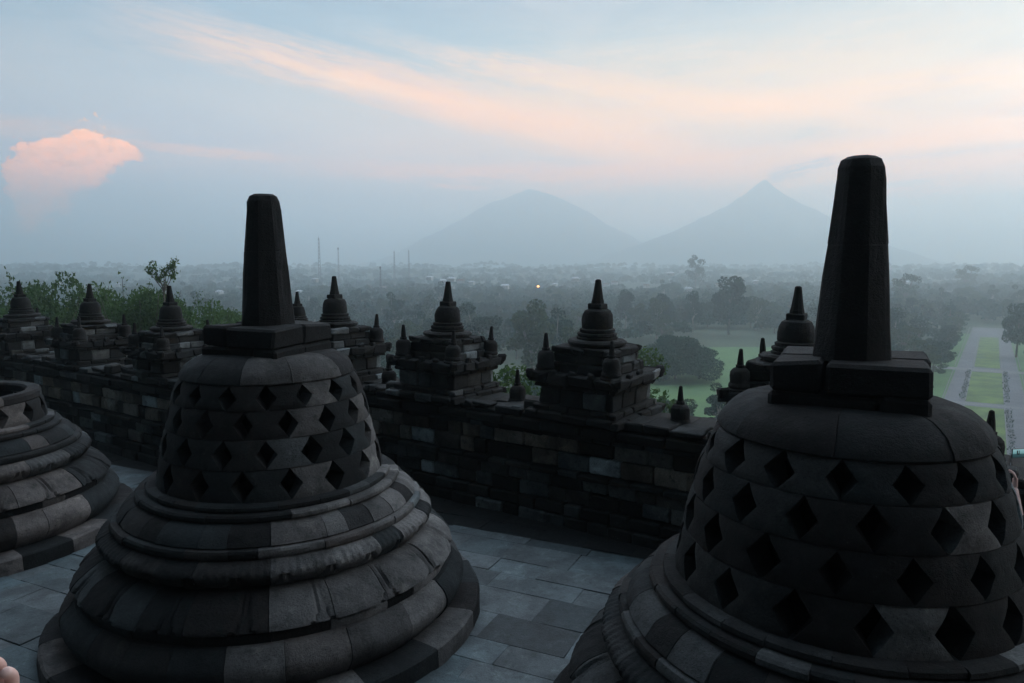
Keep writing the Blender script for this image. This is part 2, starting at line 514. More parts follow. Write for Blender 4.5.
def rand_tone(rnd, lo=0.08, hi=0.5, p_light=0.10):
    lo, hi = lo * 0.35, hi * 1.05
    if rnd.random() < p_light: return rnd.uniform(0.6, 1.0), rnd.uniform(0.2, 0.9)
    return rnd.uniform(lo, hi) ** 1.15, rnd.choice((rnd.uniform(0, 0.3), rnd.uniform(0, 0.3), rnd.uniform(0.5, 1.0)))


def zlow(z):
    return z * 0.75 if z < 0.205 else z - 0.052 * (1 - min(1, max(0, (z - 1.05) / 0.27)))


def course(mb, prof, nb, rnd, step=0.03, disp=None, depth=0.011, jit=0.007, toner=None, phase=None, nz=0.010, even=False):
    """one ring of curved stone blocks: prof = [(r, z)...] from its lower inner edge outwards and up.
    Each block has its own tone, a small offset and a groove at each joint."""
    prof = [(r, zlow(z)) for r, z in prof]
    R = max(p[0] for p in prof)
    cuts = [0.0]
    for i in range(nb): cuts.append(cuts[-1] + (1.0 if even else rnd.uniform(0.6, 1.4)))
    tot = cuts[-1]; ph = rnd.uniform(0, 2 * PI) if phase is None else phase
    cuts = [ph + c / tot * 2 * PI for c in cuts]
    for bi in range(nb):
        a0, a1 = cuts[bi], cuts[bi + 1]
        tone, hue = toner(0.5 * (a0 + a1), rnd) if toner else rand_tone(rnd)
        off = rnd.uniform(-jit, jit)
        n = max(2, int((a1 - a0) * R / step)); e = 0.0035 / R
        angs = [a0] + [a0 + e + (a1 - a0 - 2 * e) * k / n for k in range(n + 1)] + [a1]
        vs = []; m = len(prof)
        for ci, a in enumerate(angs):
            dip = depth if ci in (0, len(angs) - 1) else 0.0
            for vi, (r, z) in enumerate(prof):
                rr = r + off - dip
                zz = z
                if disp and not dip and 0 < vi < m - 1:
                    rr += disp(a, vi / (m - 1), (a - a0) / (a1 - a0))
                p = Vector((rr * math.cos(a), rr * math.sin(a), zz))
                q = mnoise.noise(p * 5.0) * nz + mnoise.noise(p * 17.0) * nz * 0.6
                vs.append(p * 1.0 + Vector((math.cos(a) * q, math.sin(a) * q, q * 0.5 if 0 < vi < m - 1 else 0)))
        fs = []
        for ci in range(len(angs) - 1):
            for vi in range(m - 1):
                fs.append((ci * m + vi, (ci + 1) * m + vi, (ci + 1) * m + vi + 1, ci * m + vi + 1))
        mb.add(vs, fs, tone, hue)


def arc(r0, z0, r1, z1, bulge, n=6):
    """profile points from (r0,z0) to (r1,z1) bowed outwards by bulge"""
    out = []
    for i in range(n + 1):
        t = i / n; s = math.sin(PI * t) * bulge
        dx_, dz_ = r1 - r0, z1 - z0; L = math.hypot(dx_, dz_)
        out.append((r0 + dx_ * t + dz_ / L * s, z0 + dz_ * t - dx_ / L * s))
    return out


# ------------------------------------------------------------------ the perforated stupas
N_DIA = 16
ROWS = [1.325, 1.57, 1.80, 2.02, 2.21]


def bell_r(z):
    pts = [(1.30, 0.975), (1.45, 0.945), (1.70, 0.895), (1.90, 0.848), (2.05, 0.806), (2.15, 0.768), (2.21, 0.738)]
    for (z0, r0), (z1, r1) in zip(pts, pts[1:]):
        if z <= z1: return r0 + (r1 - r0) * max(0, (z - z0)) / (z1 - z0)
    return pts[-1][1]


def bell_blocks(mb, rnd, rows=4, toner=None, phase=0.0):
    for ri in range(rows):
        z0, z1 = ROWS[ri] + 0.003, ROWS[ri + 1] - 0.003
        sp = 2 * PI / N_DIA
        shift = phase + (sp / 2 if ri % 2 else 0)
        for k in range(N_DIA):
            c0 = shift + k * sp + rnd.uniform(-0.012, 0.012)
            c1 = shift + (k + 1) * sp + rnd.uniform(-0.012, 0.012)
            wh = sp * 0.25
            tone, hue = toner(0.5 * (c0 + c1), rnd, ri) if toner else rand_tone(rnd)
            off = rnd.uniform(-0.007, 0.007)
            nv, nu = 6, 8
            vs = []
            for layer, dr in ((0, 0.0), (1, -0.17)):
                for i in range(nv + 1):
                    t = i / nv; z = z0 + (z1 - z0) * t
                    h = wh * (1 - abs(2 * t - 1)) * (1.0 if layer == 0 else 0.92) + 0.002
                    r = bell_r(z) + off + dr
                    r -= 0.008 if (layer == 0 and i in (0, nv)) else 0.0
                    for j in range(nu + 1):
                        s = j / nu
                        a = c0 + h + (c1 - c0 - 2 * h) * s
                        p = Vector((r * math.cos(a), r * math.sin(a), z))
                        q = mnoise.noise(p * 6.0) * 0.008 + mnoise.noise(p * 21.0) * 0.003
                        e = 0.004 if (layer == 0 and j in (0, nu)) else 0.0
                        vs.append(p + Vector((math.cos(a), math.sin(a), 0)) * (q - e))
            W = nu + 1; L = (nv + 1) * W; fs = []
            for i in range(nv):
                for j in range(nu):
                    a = i * W + j
                    fs.append((a, a + 1, a + W + 1, a + W)); fs.append((L + a, L + a + W, L + a + W + 1, L + a + 1))
                fs.append((i * W, (i + 1) * W, L + (i + 1) * W, L + i * W))
                a = i * W + nu
                fs.append((a, L + a, L + a + W, a + W))
            for j in range(nu):
                fs.append((j, L + j, L + j + 1, j + 1))
                a = nv * W + j
                fs.append((a, a + 1, L + a + 1, L + a))
            mb.add(vs, fs, tone, hue)


def petal(a, v, u):
    """U shaped outlines of big lotus petals cut into the ring"""
    w = 2 * PI / 18
    x = abs(((a / w) % 1.0) - 0.5) * 2       # 0 centre .. 1 edge
    y = 1 - v                                # 1 at the lower lip
    d = 1 - ((x * 1.0) ** 4 + max(0, y) ** 5) ** 0.25
    g = math.exp(-((d - 0.09) / 0.035) ** 2)
    return -0.032 * g + 0.010 * max(0, min(1, d * 6))


def beads(a, v, u):
    """rows of small carved lozenges on the upper side of the ring, petals beneath"""
    if v > 0.5:
        k = (v - 0.5) * 2
        return 0.007 * (math.sin(a * 150 + (PI if int(k * 3) % 2 else 0)) * math.sin(k * 3 * PI) - 0.3)
    w = 2 * PI / 26
    x = abs(((a / w) % 1.0) - 0.5) * 2
    return -0.026 * math.exp(-(((x ** 2 + (1 - v * 2) ** 2) ** 0.5 - 0.86) / 0.10) ** 2)


def stupa(label, loc, seed, rot_h=0.0, topped=True, light_dir=0.0, phase=0.0, spot_tones=None, group='perforated stupas on the terrace', spire_k=1.0):
    rnd = random.Random(seed)
    t = thing('perforated_stupa', label, 'stupa', loc, 0.0, group)

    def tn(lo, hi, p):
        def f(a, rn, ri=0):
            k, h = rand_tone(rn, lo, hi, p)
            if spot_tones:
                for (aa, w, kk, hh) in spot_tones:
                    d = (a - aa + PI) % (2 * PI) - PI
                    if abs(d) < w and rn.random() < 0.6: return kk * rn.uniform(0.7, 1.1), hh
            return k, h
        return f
    m = MB()
    course(m, [(1.86, -0.16), (1.865, 0.0), (1.862, 0.10), (1.855, 0.185), (1.835, 0.205), (1.74, 0.212), (1.55, 0.215)], 24, rnd, 0.09, toner=tn(.15, .55, .08))
    m.obj('plinth', M_STUPA, t)
    m = MB()
    course(m, [(1.50, 0.20), (1.60, 0.215)] + arc(1.615, 0.225, 1.60, 0.55, 0.095, 9)[0:] + [(1.50, 0.565)], 20, rnd, 0.05, toner=tn(.12, .5, .12))
    course(m, [(1.45, 0.55), (1.565, 0.556), (1.575, 0.60), (1.57, 0.628), (1.50, 0.635)], 22, rnd, 0.08, toner=tn(.1, .35, .05))
    m.obj('base_moulding', M_STUPA, t, True)
    m = MB()
    course(m, [(1.50, 0.63), (1.575, 0.632), (1.60, 0.65), (1.592, 0.672), (1.57, 0.70), (1.545, 0.73), (1.515, 0.76), (1.48, 0.79), (1.44, 0.815),
               (1.40, 0.835), (1.36, 0.85), (1.28, 0.86)], 22, rnd, 0.022, disp=petal, toner=tn(.12, .5, .10))
    m.obj('lotus_ring', M_STUPA, t, True)
    m = MB()
    course(m, [(1.24, 0.85), (1.33, 0.862)] + arc(1.345, 0.872, 1.31, 1.055, 0.088, 14) + [(1.24, 1.065)], 22, rnd, 0.014, disp=beads, toner=tn(.10, .5, .12))
    m.obj('carved_ring', M_STUPA, t, True)
    m = MB()
    course(m, [(1.22, 1.055), (1.300, 1.06), (1.312, 1.075), (1.312, 1.10), (1.30, 1.115), (1.262, 1.12), (1.20, 1.125)], 24, rnd, 0.08, toner=tn(.1, .45, .1))
    course(m, [(1.15, 1.115), (1.255, 1.122)] + arc(1.262, 1.13, 1.10, 1.235, 0.022, 6) + [(1.02, 1.245)], 26, rnd, 0.06, toner=tn(.15, .55, .12))
    course(m, [(1.02, 1.235), (1.105, 1.238), (1.118, 1.252), (1.116, 1.272), (1.10, 1.284), (1.00, 1.286)], 24, rnd, 0.08, toner=tn(.1, .45, .12))
    course(m, [(0.96, 1.28), (1.035, 1.284), (1.045, 1.298), (1.042, 1.318), (1.02, 1.328), (0.80, 1.33)], 24, rnd, 0.08, toner=tn(.1, .4, .1))
    m.obj('neck_moulding', M_STUPA, t, True)
    m = MB()
    lathe(m, [(0.70, 0.3), (0.70, 1.36), (0.66, 1.40), (0.60, 2.0 if topped else 1.36), (0.5, 2.2 if topped else 1.36)], 32, (0, 0, 0), 0.0, 0.5)  # added drum that keeps light out of the diamond openings
    m.obj('opening_darkener', M_HOLE_BLACK, t)
    m = MB()
    if topped:
        bell_blocks(m, rnd, 4, tn(.10, .40, .07), phase)
        prof = [(0.60, 2.205), (0.731, 2.213), (0.736, 2.222), (0.727, 2.25), (0.708, 2.285), (0.680, 2.320), (0.642, 2.352), (0.592, 2.380), (0.53, 2.402), (0.30, 2.412)]
        course(m, prof, 9, rnd, 0.05, toner=tn(.12, .4, .12), nz=0.012)
        m.obj('bell', M_STUPA, t, True)
        m = MB()
        s1 = 0.90
        R = Matrix.Rotation(rot_h, 3, 'Z')
        for (z0, z1, s, split) in ((2.29, 2.475, 0.80, 0.15), (2.472, 2.645, 0.785, -0.12)):
            for half in (0, 1):
                x0, x1 = (-s / 2, split - 0.003) if half == 0 else (split + 0.003, s / 2)
                k, h = rand_tone(rnd, .02, .13, 0.0)
                for q in (-1, 1):
                    c = R @ Vector(((x0 + x1) / 2, q * s / 4, (z0 + z1) / 2))
                    cbox(m, c, (x1 - x0, s / 2 - 0.004, z1 - z0 - 0.003), rot_h, k * rnd.uniform(.85, 1.2), h, 0.02, 0.012, rnd)
        m.obj('square_block', M_STUPA, t)
        m = MB()
        # eight sided tapering spire with a rounded tip, built of two drums
        vs = []; fs = []; n = 8
        prof = [(0.236, 2.63), (0.234, 2.66), (0.222, 2.80), (0.196, 3.10), (0.1805, 3.275), (0.178, 3.285), (0.1795, 3.295), (0.149, 3.64), (0.139, 3.71), (0.120, 3.755), (0.08, 3.775)]
        prof = [(r_ * spire_k, z_) for r_, z_ in prof]
        sub = 4
        for (r, z) in prof:
            for k in range(n * sub):
                a = 2 * PI * k / (n * sub) + PI / 8 + rot_h
                loc_ = ((k / sub) % 1.0 - 0.5) * 2 * PI / n
                rr = r * math.cos(PI / n) / math.cos(loc_) * 1.02
                rr = min(rr, r * 1.0)
                p = Vector((rr * math.cos(a), rr * math.sin(a), z))
                q = mnoise.noise(p * 8 + Vector((seed, 0, 0))) * 0.014 + mnoise.noise(p * 23 + Vector((seed, 0, 0))) * 0.006
                vs.append(p + Vector((math.cos(a) * q, math.sin(a) * q, 0)))
        M_ = n * sub
        for i in range(len(prof) - 1):
            for k in range(M_):
                fs.append((i * M_ + k, i * M_ + (k + 1) % M_, (i + 1) * M_ + (k + 1) % M_, (i + 1) * M_ + k))
        fs.append(tuple((len(prof) - 1) * M_ + k for k in range(M_)))
        m.add(vs, fs, 0.02, 0.5)
        m.obj('spire', M_STUPA, t)
    else:
        # only the first course of the bell is left, closed by a plain rim with a dark round opening
        bell_blocks(m, rnd, 1, tn(.2, .5, .15), phase)
        course(m, [(0.80, 1.567), (0.915, 1.572), (0.925, 1.585), (0.918, 1.64), (0.90, 1.67), (0.87, 1.675), (0.78, 1.665), (0.755, 1.64), (0.75, 1.57)], 12, rnd, 0.06, toner=tn(.25, .4, .1), nz=0.01)
        m.obj('bell', M_STUPA, t, False)
    return t


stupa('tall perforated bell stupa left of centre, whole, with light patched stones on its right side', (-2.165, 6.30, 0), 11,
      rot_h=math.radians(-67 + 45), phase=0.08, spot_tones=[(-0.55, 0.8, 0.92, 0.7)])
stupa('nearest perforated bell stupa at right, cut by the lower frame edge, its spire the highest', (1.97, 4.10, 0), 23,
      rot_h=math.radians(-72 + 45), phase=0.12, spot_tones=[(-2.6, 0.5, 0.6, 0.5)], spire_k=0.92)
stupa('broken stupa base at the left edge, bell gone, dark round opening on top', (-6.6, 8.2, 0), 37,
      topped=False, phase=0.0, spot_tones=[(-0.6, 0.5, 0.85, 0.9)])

# ------------------------------------------------------------------ terrace floors
rnd = random.Random(5)
E0, E1 = Vector((-0.72, 8.40)), Vector((1.0, 7.60))
ed = (E1 - E0).normalized()                # along the terrace edge, to the right
en = Vector((-ed.y, ed.x))                 # away from the camera
ang = math.atan2(ed.y, ed.x)


def paving(name, s0, s1, d0, d1, ztop, mat, seed, size=(0.35, 0.8), rowh=(0.30, 0.46), lo=.35, hi=.8, th=0.12, keep=None, kind_label=None):
    rn = random.Random(seed); m = MB()
    d = d0
    while d < d1 - 0.05:
        h = min(rn.uniform(*rowh), d1 - d)
        s = s0 - rn.uniform(0, 0.5)
        while s < s1:
            w = rn.uniform(*size)
            cs, cd = s + w / 2, d + h / 2
            c = E0 + ed * cs + en * cd
            if keep is None or keep(c):
                t_ = rn.uniform(lo, hi)
                if rn.random() < 0.08: t_ *= 0.75
                cbox(m, (c.x, c.y, ztop - th / 2 + rn.uniform(-0.006, 0.004)), (w - 0.001, h - 0.001, th), ang, t_, rn.uniform(0, 0.6), 0.0035, 0.004, rn, tilt=0.006)
            s += w
        d += h
    o = m.obj(name, mat)
    tag(o, kind='structure')
    return o


paving('terrace_floor', -14, 9, -8.0, 0.0, 0.0, M_FLOOR, 3, lo=.66, hi=.82, size=(0.28, 0.95), rowh=(0.24, 0.5))
paving('lower_floor', -16, 10, 0.004, 4.0, -0.14, M_DARK, 4, lo=.1, hi=.5)  # the shade at the wall foot is put into the stone tone
# solid mass of the monument under the paving
m = MB()
for (s0, s1, d0, d1, z0, z1) in ((-20, 14, -8.02, -0.02, -3.0, -0.125), (-20, 14, -0.02, 4.6, -3.0, -0.265)):
    c = E0 + ed * ((s0 + s1) / 2) + en * ((d0 + d1) / 2)
    cbox(m, (c.x, c.y, (z0 + z1) / 2), (s1 - s0, d1 - d0, z1 - z0), ang, 0.2, 0.3, 0.01)
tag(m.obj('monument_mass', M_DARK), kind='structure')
# the upper terrace the photographer stands on
m = MB()
for i in range(34):
    for r_ in range(5):
        c = E0 + ed * (-11.0 + i * 0.62 + (r_ % 2) * 0.3) + en * (-7.95 - 0.25)
        cbox(m, (c.x, c.y, 0.13 + r_ * 0.265 + 0.0), (0.612, 0.5, 0.258), ang, rnd.uniform(.15, .6), rnd.uniform(0, .8), 0.012, 0.004, rnd)
c = E0 + ed * (-1) + en * (-7.95 - 0.5 - 2.5)
cbox(m, (c.x, c.y, 0.66), (21, 5.0, 1.315), ang, 0.3, 0.3, 0.01)
tag(m.obj('upper_terrace', M_WALL), kind='structure')
rn = random.Random(8); m = MB(); d = 0.0
while d < 5.4:
    h = rn.uniform(0.4, 0.55); s = -11.0 - rn.uniform(0, .4)
    while s < 9.5:
        w = rn.uniform(0.45, 0.9); c = E0 + ed * (s + w / 2) + en * (-7.90 - d - h / 2)
        cbox(m, (c.x, c.y, 1.385 + rn.uniform(-.003, .003)), (w - .008, h - .008, 0.13), ang, rn.uniform(.3, .7), rn.uniform(0, .6), .01, .003, rn)
        s += w
    d += h
tag(m.obj('upper_floor', M_FLOOR), kind='structure')

# ------------------------------------------------------------------ balustrade wall
U = Vector((0.827, -0.562)).normalized()          # along the wall to the right
NRM = Vector((-U.y * -1, 0)) if False else Vector((U.y, -U.x))   # towards the terrace
if NRM.y > 0: NRM = -NRM
WANG = math.atan2(U.y, U.x)
COURSES = [(-0.16, 0.00, 0.10), (0.00, 0.15, 0.07), (0.15, 0.335, 0.0), (0.335, 0.50, 0.0), (0.50, 0.575, 0.07), (0.575, 0.79, -0.03),
           (0.79, 0.99, -0.03), (0.99, 1.07, 0.05), (1.07, 1.20, 0.13), (1.20, 1.27, 0.08)]


def wall_run(mb, a, b, out_dir, seed, thick=0.9, z_jit=0.0):
    """courses of squared blocks from point a to b; out_dir is the side that faces the terrace"""
    rn = random.Random(seed)
    d = (b - a); L = d.length; d = d / L; an = math.atan2(d.y, d.x)
    for ci, (z0, z1, pr) in enumerate(COURSES):
        s = -rn.uniform(0, 0.3)
        while s < L:
            w = rn.uniform(0.22, 0.50) if ci not in (8,) else rn.uniform(0.4, 0.8)
            e = min(s + w, L)
            st = max(s, 0)
            if e - st > 0.05:
                dep = thick / 2 + pr + rn.uniform(-0.014, 0.014)
                c = a + d * ((st + e) / 2) + out_dir * (dep / 2)
                if ci in (5, 6): tone, hue = rn.uniform(.45, .88), rn.uniform(.5, 1.0)
                elif ci in (2, 3): tone, hue = rn.uniform(.2, .7), rn.uniform(0, .6)
                else: tone, hue = rn.uniform(.05, .3), rn.uniform(0, .5)
                if ci >= 7: tone *= 0.45
                if rn.random() < 0.2: tone *= 0.15
                if rn.random() < 0.07: tone, hue = min(1, tone + .45), 0.1
                zz0, zz1 = z0 + rn.uniform(-.006, .006), z1 - 0.006 + (rn.uniform(-.03, .05) if ci == 9 else rn.uniform(-.008, .004))
                cbox(mb, (c.x, c.y, (zz0 + zz1) / 2), (e - st - 0.008, dep, zz1 - zz0), an, tone, hue, 0.016, 0.008, rn)
            s += w
    # broken row of small antefix stones along the top edge
    s = 0.1
    while s < L - 0.2:
        w = rn.uniform(.12, .34)
        if rn.random() < .72:
            hh_ = rn.uniform(.05, .17)
            c = a + d * (s + w / 2) + out_dir * (thick / 2 - .02 + rn.uniform(-.06, .06))
            cbox(mb, (c.x, c.y, 1.262 + hh_ / 2), (w - .01, rn.uniform(.14, .26), hh_), an + rn.uniform(-.08, .08), rn.uniform(.02, .3), rn.uniform(0, .6), 0.025, 0.016, rn, tilt=.06)
        s += w + rn.uniform(0, .06)
    # far half of the wall
    for ci, (z0, z1, pr) in enumerate(COURSES[::2]):
        s = 0
        while s < L:
            w = rn.uniform(0.5, 0.9); e = min(s + w, L)
            c = a + d * ((s + e) / 2) - out_dir * (thick / 4 + 0.004)
            cbox(mb, (c.x, c.y, (z0 + (COURSES[min(ci * 2 + 1, 9)][1])) / 2), (e - s - 0.008, thick / 2 + pr * 0.6, COURSES[min(ci * 2 + 1, 9)][1] - z0 - 0.006),
                 an, rn.uniform(.03, .14), rn.uniform(0, .8), 0.014, 0.012, rn)
            s = e


# centre lines: the shrines stand on them
def on_line(px, cc):
    k = (px - 512) / F_PX
    y = cc / (1 + 0.68 * k)
    return Vector((k * y, y))


CR, CL = 9.80, 8.10
A_pos, B_pos, C_pos, H_pos = on_line(446, CR), on_line(597, CR), on_line(797, CR), on_line(335, CR)
step_v = (A_pos - H_pos)
D_pos = C_pos + U * 2.35
J = H_pos - U * 2.35                                   # hidden shrine behind the left stupa
m = MB()
w_r0 = J - U * 0.9; w_r1 = D_pos + U * 4.0
wall_run(m, w_r0, w_r1, NRM, 41)
w = m.obj('balustrade_wall', M_WALL)
tag(w, 'long block wall behind the two whole stupas, with brown upper courses', 'wall', 'balustrade walls')
jl = on_line(212, CL)
w_l0 = jl - U * 16.0; w_l1 = jl
m = MB()
wall_run(m, w_l0, w_l1, NRM, 42)
wall_run(m, w_l1 + U * 0.45 + NRM * 0.44, w_r0 - NRM * 0.44 + U * 0.45, U, 43)
w = m.obj('balustrade_wall', M_WALL)
tag(w, 'dark block wall at left behind the broken stupa, under the shrubs', 'wall', 'balustrade walls')

# ------------------------------------------------------------------ shrines on the wall


def mini_stupa(mb, c, s, rn, n=20):
    """bell, little collar and pointed spire"""
    x, y, z = c; tt = rn.uniform(.1, .25); h = rn.uniform(.2, .7)
    lathe(mb, [(0.145 * s, 0), (0.15 * s, 0.035 * s), (0.125 * s, 0.05 * s), (0.135 * s, 0.075 * s), (0.128 * s, 0.10 * s), (0.118 * s, 0.115 * s), (0.122 * s, 0.20 * s), (0.112 * s, 0.25 * s),
               (0.085 * s, 0.285 * s), (0.05 * s, 0.30 * s)], n, (x, y, z), tt, h, 0.010 * s, rn.uniform(0, 50))
    lathe(mb, [(0.052 * s, 0.29 * s), (0.055 * s, 0.33 * s), (0.042 * s, 0.335 * s), (0.036 * s, 0.42 * s), (0.022 * s, 0.52 * s), (0.010 * s, 0.53 * s)], 8, (x, y, z), tt * .8, h, 0.003, 3)


def shrine(label, pos, z, seed, scale=1.0, group='shrines crowned with small stupas on the wall'):
    rn = random.Random(seed)
    t = thing('wall_shrine', label, 'shrine', (pos.x, pos.y, z), WANG, group)
    t.scale = (scale,) * 3
    t.rotation_euler = (rn.uniform(-.02, .02), rn.uniform(-.02, .02), WANG + rn.uniform(-.04, .04))

    def ring(m, z0, z1, half, n, tone=(.05, .35), light=0.12, jit=0.012, wr=0.0):
        """a square course of blocks laid round the core"""
        cbox(m, (0, 0, (z0 + z1) / 2), (2 * half - .1, 2 * half - .1, z1 - z0 - 0.004), 0, .15, .3, 0.01)
        for side in range(4):
            a = side * PI / 2; s = -half
            cuts = [0.0]
            for _ in range(n): cuts.append(cuts[-1] + rn.uniform(.6, 1.4))
            L = 2 * half - 0.10
            for i in range(n):
                u0, u1 = s + cuts[i] / cuts[-1] * L, s + cuts[i + 1] / cuts[-1] * L
                c = Matrix.Rotation(a, 3, 'Z') @ Vector(((u0 + u1) / 2, -(half - 0.05), (z0 + z1) / 2))
                k = rn.uniform(*tone); h = rn.uniform(0, .6)
                if rn.random() < light: k, h = rn.uniform(.6, 1), rn.uniform(0, .4)
                cbox(m, c, (u1 - u0 - .006, 0.10 + rn.uniform(-.012, .016), z1 - z0 - .005), a, k, h, 0.014, jit, rn, tilt=0.02)
    m = MB()
    ring(m, 0.00, 0.10, 0.70, 4)
    ring(m, 0.10, 0.18, 0.62, 4)
    ring(m, 0.18, 0.40, 0.545, 3, (.15, .6), .35)
    m.obj('body', M_SHRINE, t)
    m = MB()
    ring(m, 0.40, 0.47, 0.60, 5, (.05, .25), .05)
    ring(m, 0.47, 0.60, 0.67, 4, (.04, .25), .12, 0.022)
    for sx in (-1, 1):
        for sy in (-1, 1):
            cbox(m, (sx * .635, sy * .635, .575), (.13, .13, .12), PI / 4, .12, .4, .04, .014, rn, tilt=.1)
    for a_ in range(4):
        for u_ in (-.28, 0, .28):
            if rn.random() < .75:
                c_ = Matrix.Rotation(a_ * PI / 2, 3, 'Z') @ Vector((u_, -.63, .615))
                cbox(m, c_, (.10, .07, .09), a_ * PI / 2, .13, .4, .03, .012, rn, tilt=.1)
    m.obj('cornice', M_SHRINE, t)
    m = MB()
    ring(m, 0.60, 0.72, 0.47, 3, (.1, .5), .25)
    ring(m, 0.72, 0.84, 0.42, 2, (.1, .5), .35)
    ring(m, 0.84, 0.93, 0.45, 3, (.05, .25), .1, 0.02)
    lathe(m, [(0.33, 0.92), (0.345, 0.94), (0.385, 0.955), (0.39, 0.99), (0.36, 1.015), (0.29, 1.02)], 24, (0, 0, 0), .2, .6, 0.018, seed)
    lathe(m, [(0.27, 1.01), (0.275, 1.045), (0.25, 1.055), (0.265, 1.075), (0.26, 1.10), (0.235, 1.11)], 24, (0, 0, 0), .15, .6, 0.012, seed)
    m.obj('upper_tier', M_SHRINE, t)
    m = MB()
    lathe(m, [(0.215, 1.10), (0.235, 1.12), (0.238, 1.15), (0.205, 1.165), (0.212, 1.19), (0.206, 1.27), (0.195, 1.34), (0.17, 1.395), (0.125, 1.42), (0.08, 1.43)], 24, (0, 0, 0), .15, .4, 0.014, seed + 1)
    m.obj('bell', M_SHRINE, t, True)
    m = MB()
    cbox(m, (0, 0, 1.455), (0.20, 0.20, 0.075), 0, .14, .4, .012, .006, rn)
    lathe(m, [(0.088, 1.485), (0.084, 1.52), (0.072, 1.56), (0.047, 1.72), (0.038, 1.80), (0.02, 1.81)], 10, (0, 0, 0), .12, .4, 0.004, 5)
    m.obj('spire', M_SHRINE, t)
    for sx in (-1, 1):
        for sy in (-1, 1):
            if rn.random() < .14: continue
            m = MB()
            mini_stupa(m, (0, 0, 0), rn.uniform(.92, 1.05), rn, 16)
            o = m.obj('corner_stupa', M_SHRINE, t, True)
            o.location = (sx * .49, sy * .49, .585)
            o.rotation_euler = (rn.uniform(-.05, .05), rn.uniform(-.05, .05), 0)
    return t


WT = 1.25


def finial(label, pos, z, seed, s=0.95):
    rn = random.Random(seed); m = MB()
    cbox(m, (0, 0, 0.03), (0.36 * s, 0.36 * s, 0.06), 0, .15, .4, .01, .004, rn)
    mini_stupa(m, (0, 0, 0.055), s, rn, 20)
    o = m.obj('wall_stupa', M_SHRINE, None, False)
    o.location = (pos.x, pos.y, z); o.rotation_euler = (0, 0, WANG)
    tag(o, label, 'small stupa', 'small stupas between the wall shrines')


shrine('shrine on the wall in the middle of the photo, just right of the left stupa', A_pos, WT, 1, 0.92)
shrine('shrine on the wall between the middle shrine and the spreading tree', B_pos, WT, 2, 0.955)
shrine('shrine half hidden behind the nearest stupa, left of its great spire', C_pos, WT, 3, 0.93)
shrine('shrine on the wall peeping out right beside the left stupa bell', H_pos, WT, 4, 0.95)
for i, (px, lab) in enumerate(((171, 'shrine on the left wall just left of the whole stupa, under the leafy sprig'),
                               (89, 'second shrine from the left edge, between two green shrubs'),
                               (22, 'leftmost shrine of the photo, above the broken stupa'))):
    shrine(lab, on_line(px, CL), WT - 0.02 * i, 20 + i, (0.86, 0.86, 0.88)[i])
mid_pts = [(387.5, 'small wall stupa between the left stupa bell and the middle shrine'),
           (517.6, 'small wall stupa between the two middle shrines, beside a green bush'),
           (683, 'small wall stupa on the wall left of the nearest stupa shoulder')]
for i, (px, lab) in enumerate(mid_pts):
    finial(lab, on_line(px, CR), WT - 0.09, 60 + i)
finial('small dark wall stupa right of the nearest stupa at the frame edge', on_line(1000, CR + 0.1), WT - 0.09, 70, 1.05)
p_ = on_line(128, CL)
finial('small wall stupa between the two shrines over the broken stupa', p_, WT - 0.09, 72)

# lower outer wall with one more row of shrines
OUT = -NRM
m = MB()
o0 = Vector((-0.302 * 15.2, 15.2))
wall_run(m, o0 - U * 14, o0 + U * 16, NRM, 47)
w = m.obj('outer_wall', M_WALL); w.location.z = -0.62
tag(w, 'lower outer wall of the monument beyond the shrine wall', 'wall', 'balustrade walls')
shrine('small distant shrine right beside the left stupa spire, on the outer wall', o0 + U * 0.0, WT - 0.40 + 0.28, 31, 0.80, 'shrines crowned with small stupas on the wall')
m = MB()
cbox(m, (o0.x + NRM.x * 1.4, o0.y + NRM.y * 1.4, -2.3), (34, 4.9, 3.0), WANG, .15, .3, .02)
for k in range(6):
    cbox(m, (o0.x + OUT.x * (1.5 + 2.6 * k), o0.y + OUT.y * (1.5 + 2.6 * k), -3.6 - 1.7 * k), (46 + 6 * k, 3.2, 3.2), WANG, .15, .3, .03)
tag(m.obj('monument_steps', M_DARK), kind='structure')

# ------------------------------------------------------------------ valley floor
GZ = -30.0


def ground_z(x, y):
    r = math.hypot(x, y)
    t = min(1, max(0, (r - 36) / 74)); t = t * t * (3 - 2 * t)
    z = -9.5 + (GZ + 9.5) * t
    far = min(1, max(0, (r - 650) / 1300)); far = far * far * (3 - 2 * far)
    z += far * 19
    if r > 400: z += mnoise.noise(Vector((x * .007, y * .005, 2))) * (2.0 + 5.0 * min(1, max(0, (r - 600) / 300)) + 8.0 * min(1, max(0, (r - 1200) / 500))) * min(1, (r - 400) / 400)
    return z


def build_ground():
    radii = [0, 12, 24, 30, 36, 44, 52, 60, 68, 76, 84, 92, 100, 108, 116, 130, 160, 200, 250, 320, 420, 500, 600, 720, 860, 1000, 1150, 1300, 1450, 1600, 1800, 2100, 2600, 3400, 4600, 7000, 12000]
    n = 96; vs = []; fs = []
    for r in radii:
        for k in range(n):
            a = 2 * PI * k / n; x, y = r * math.cos(a), r * math.sin(a)
            vs.append((x, y, ground_z(x, y) if r < 4700 else GZ + 19))
    for i in range(len(radii) - 1):
        for k in range(n):
            fs.append((i * n + k, (i + 1) * n + k, (i + 1) * n + (k + 1) % n, i * n + (k + 1) % n))
    m = MB(); m.add(vs, fs, .4, .5)
    tag(m.obj('ground', M_EARTH, None, True), kind='structure')


build_ground()


def sheet(name, pts, z, mat, kind='structure'):
    m = MB(); m.add([(p[0], p[1], z) for p in pts], [tuple(range(len(pts)))])
    o = m.obj(name, mat); tag(o, kind=kind); return o


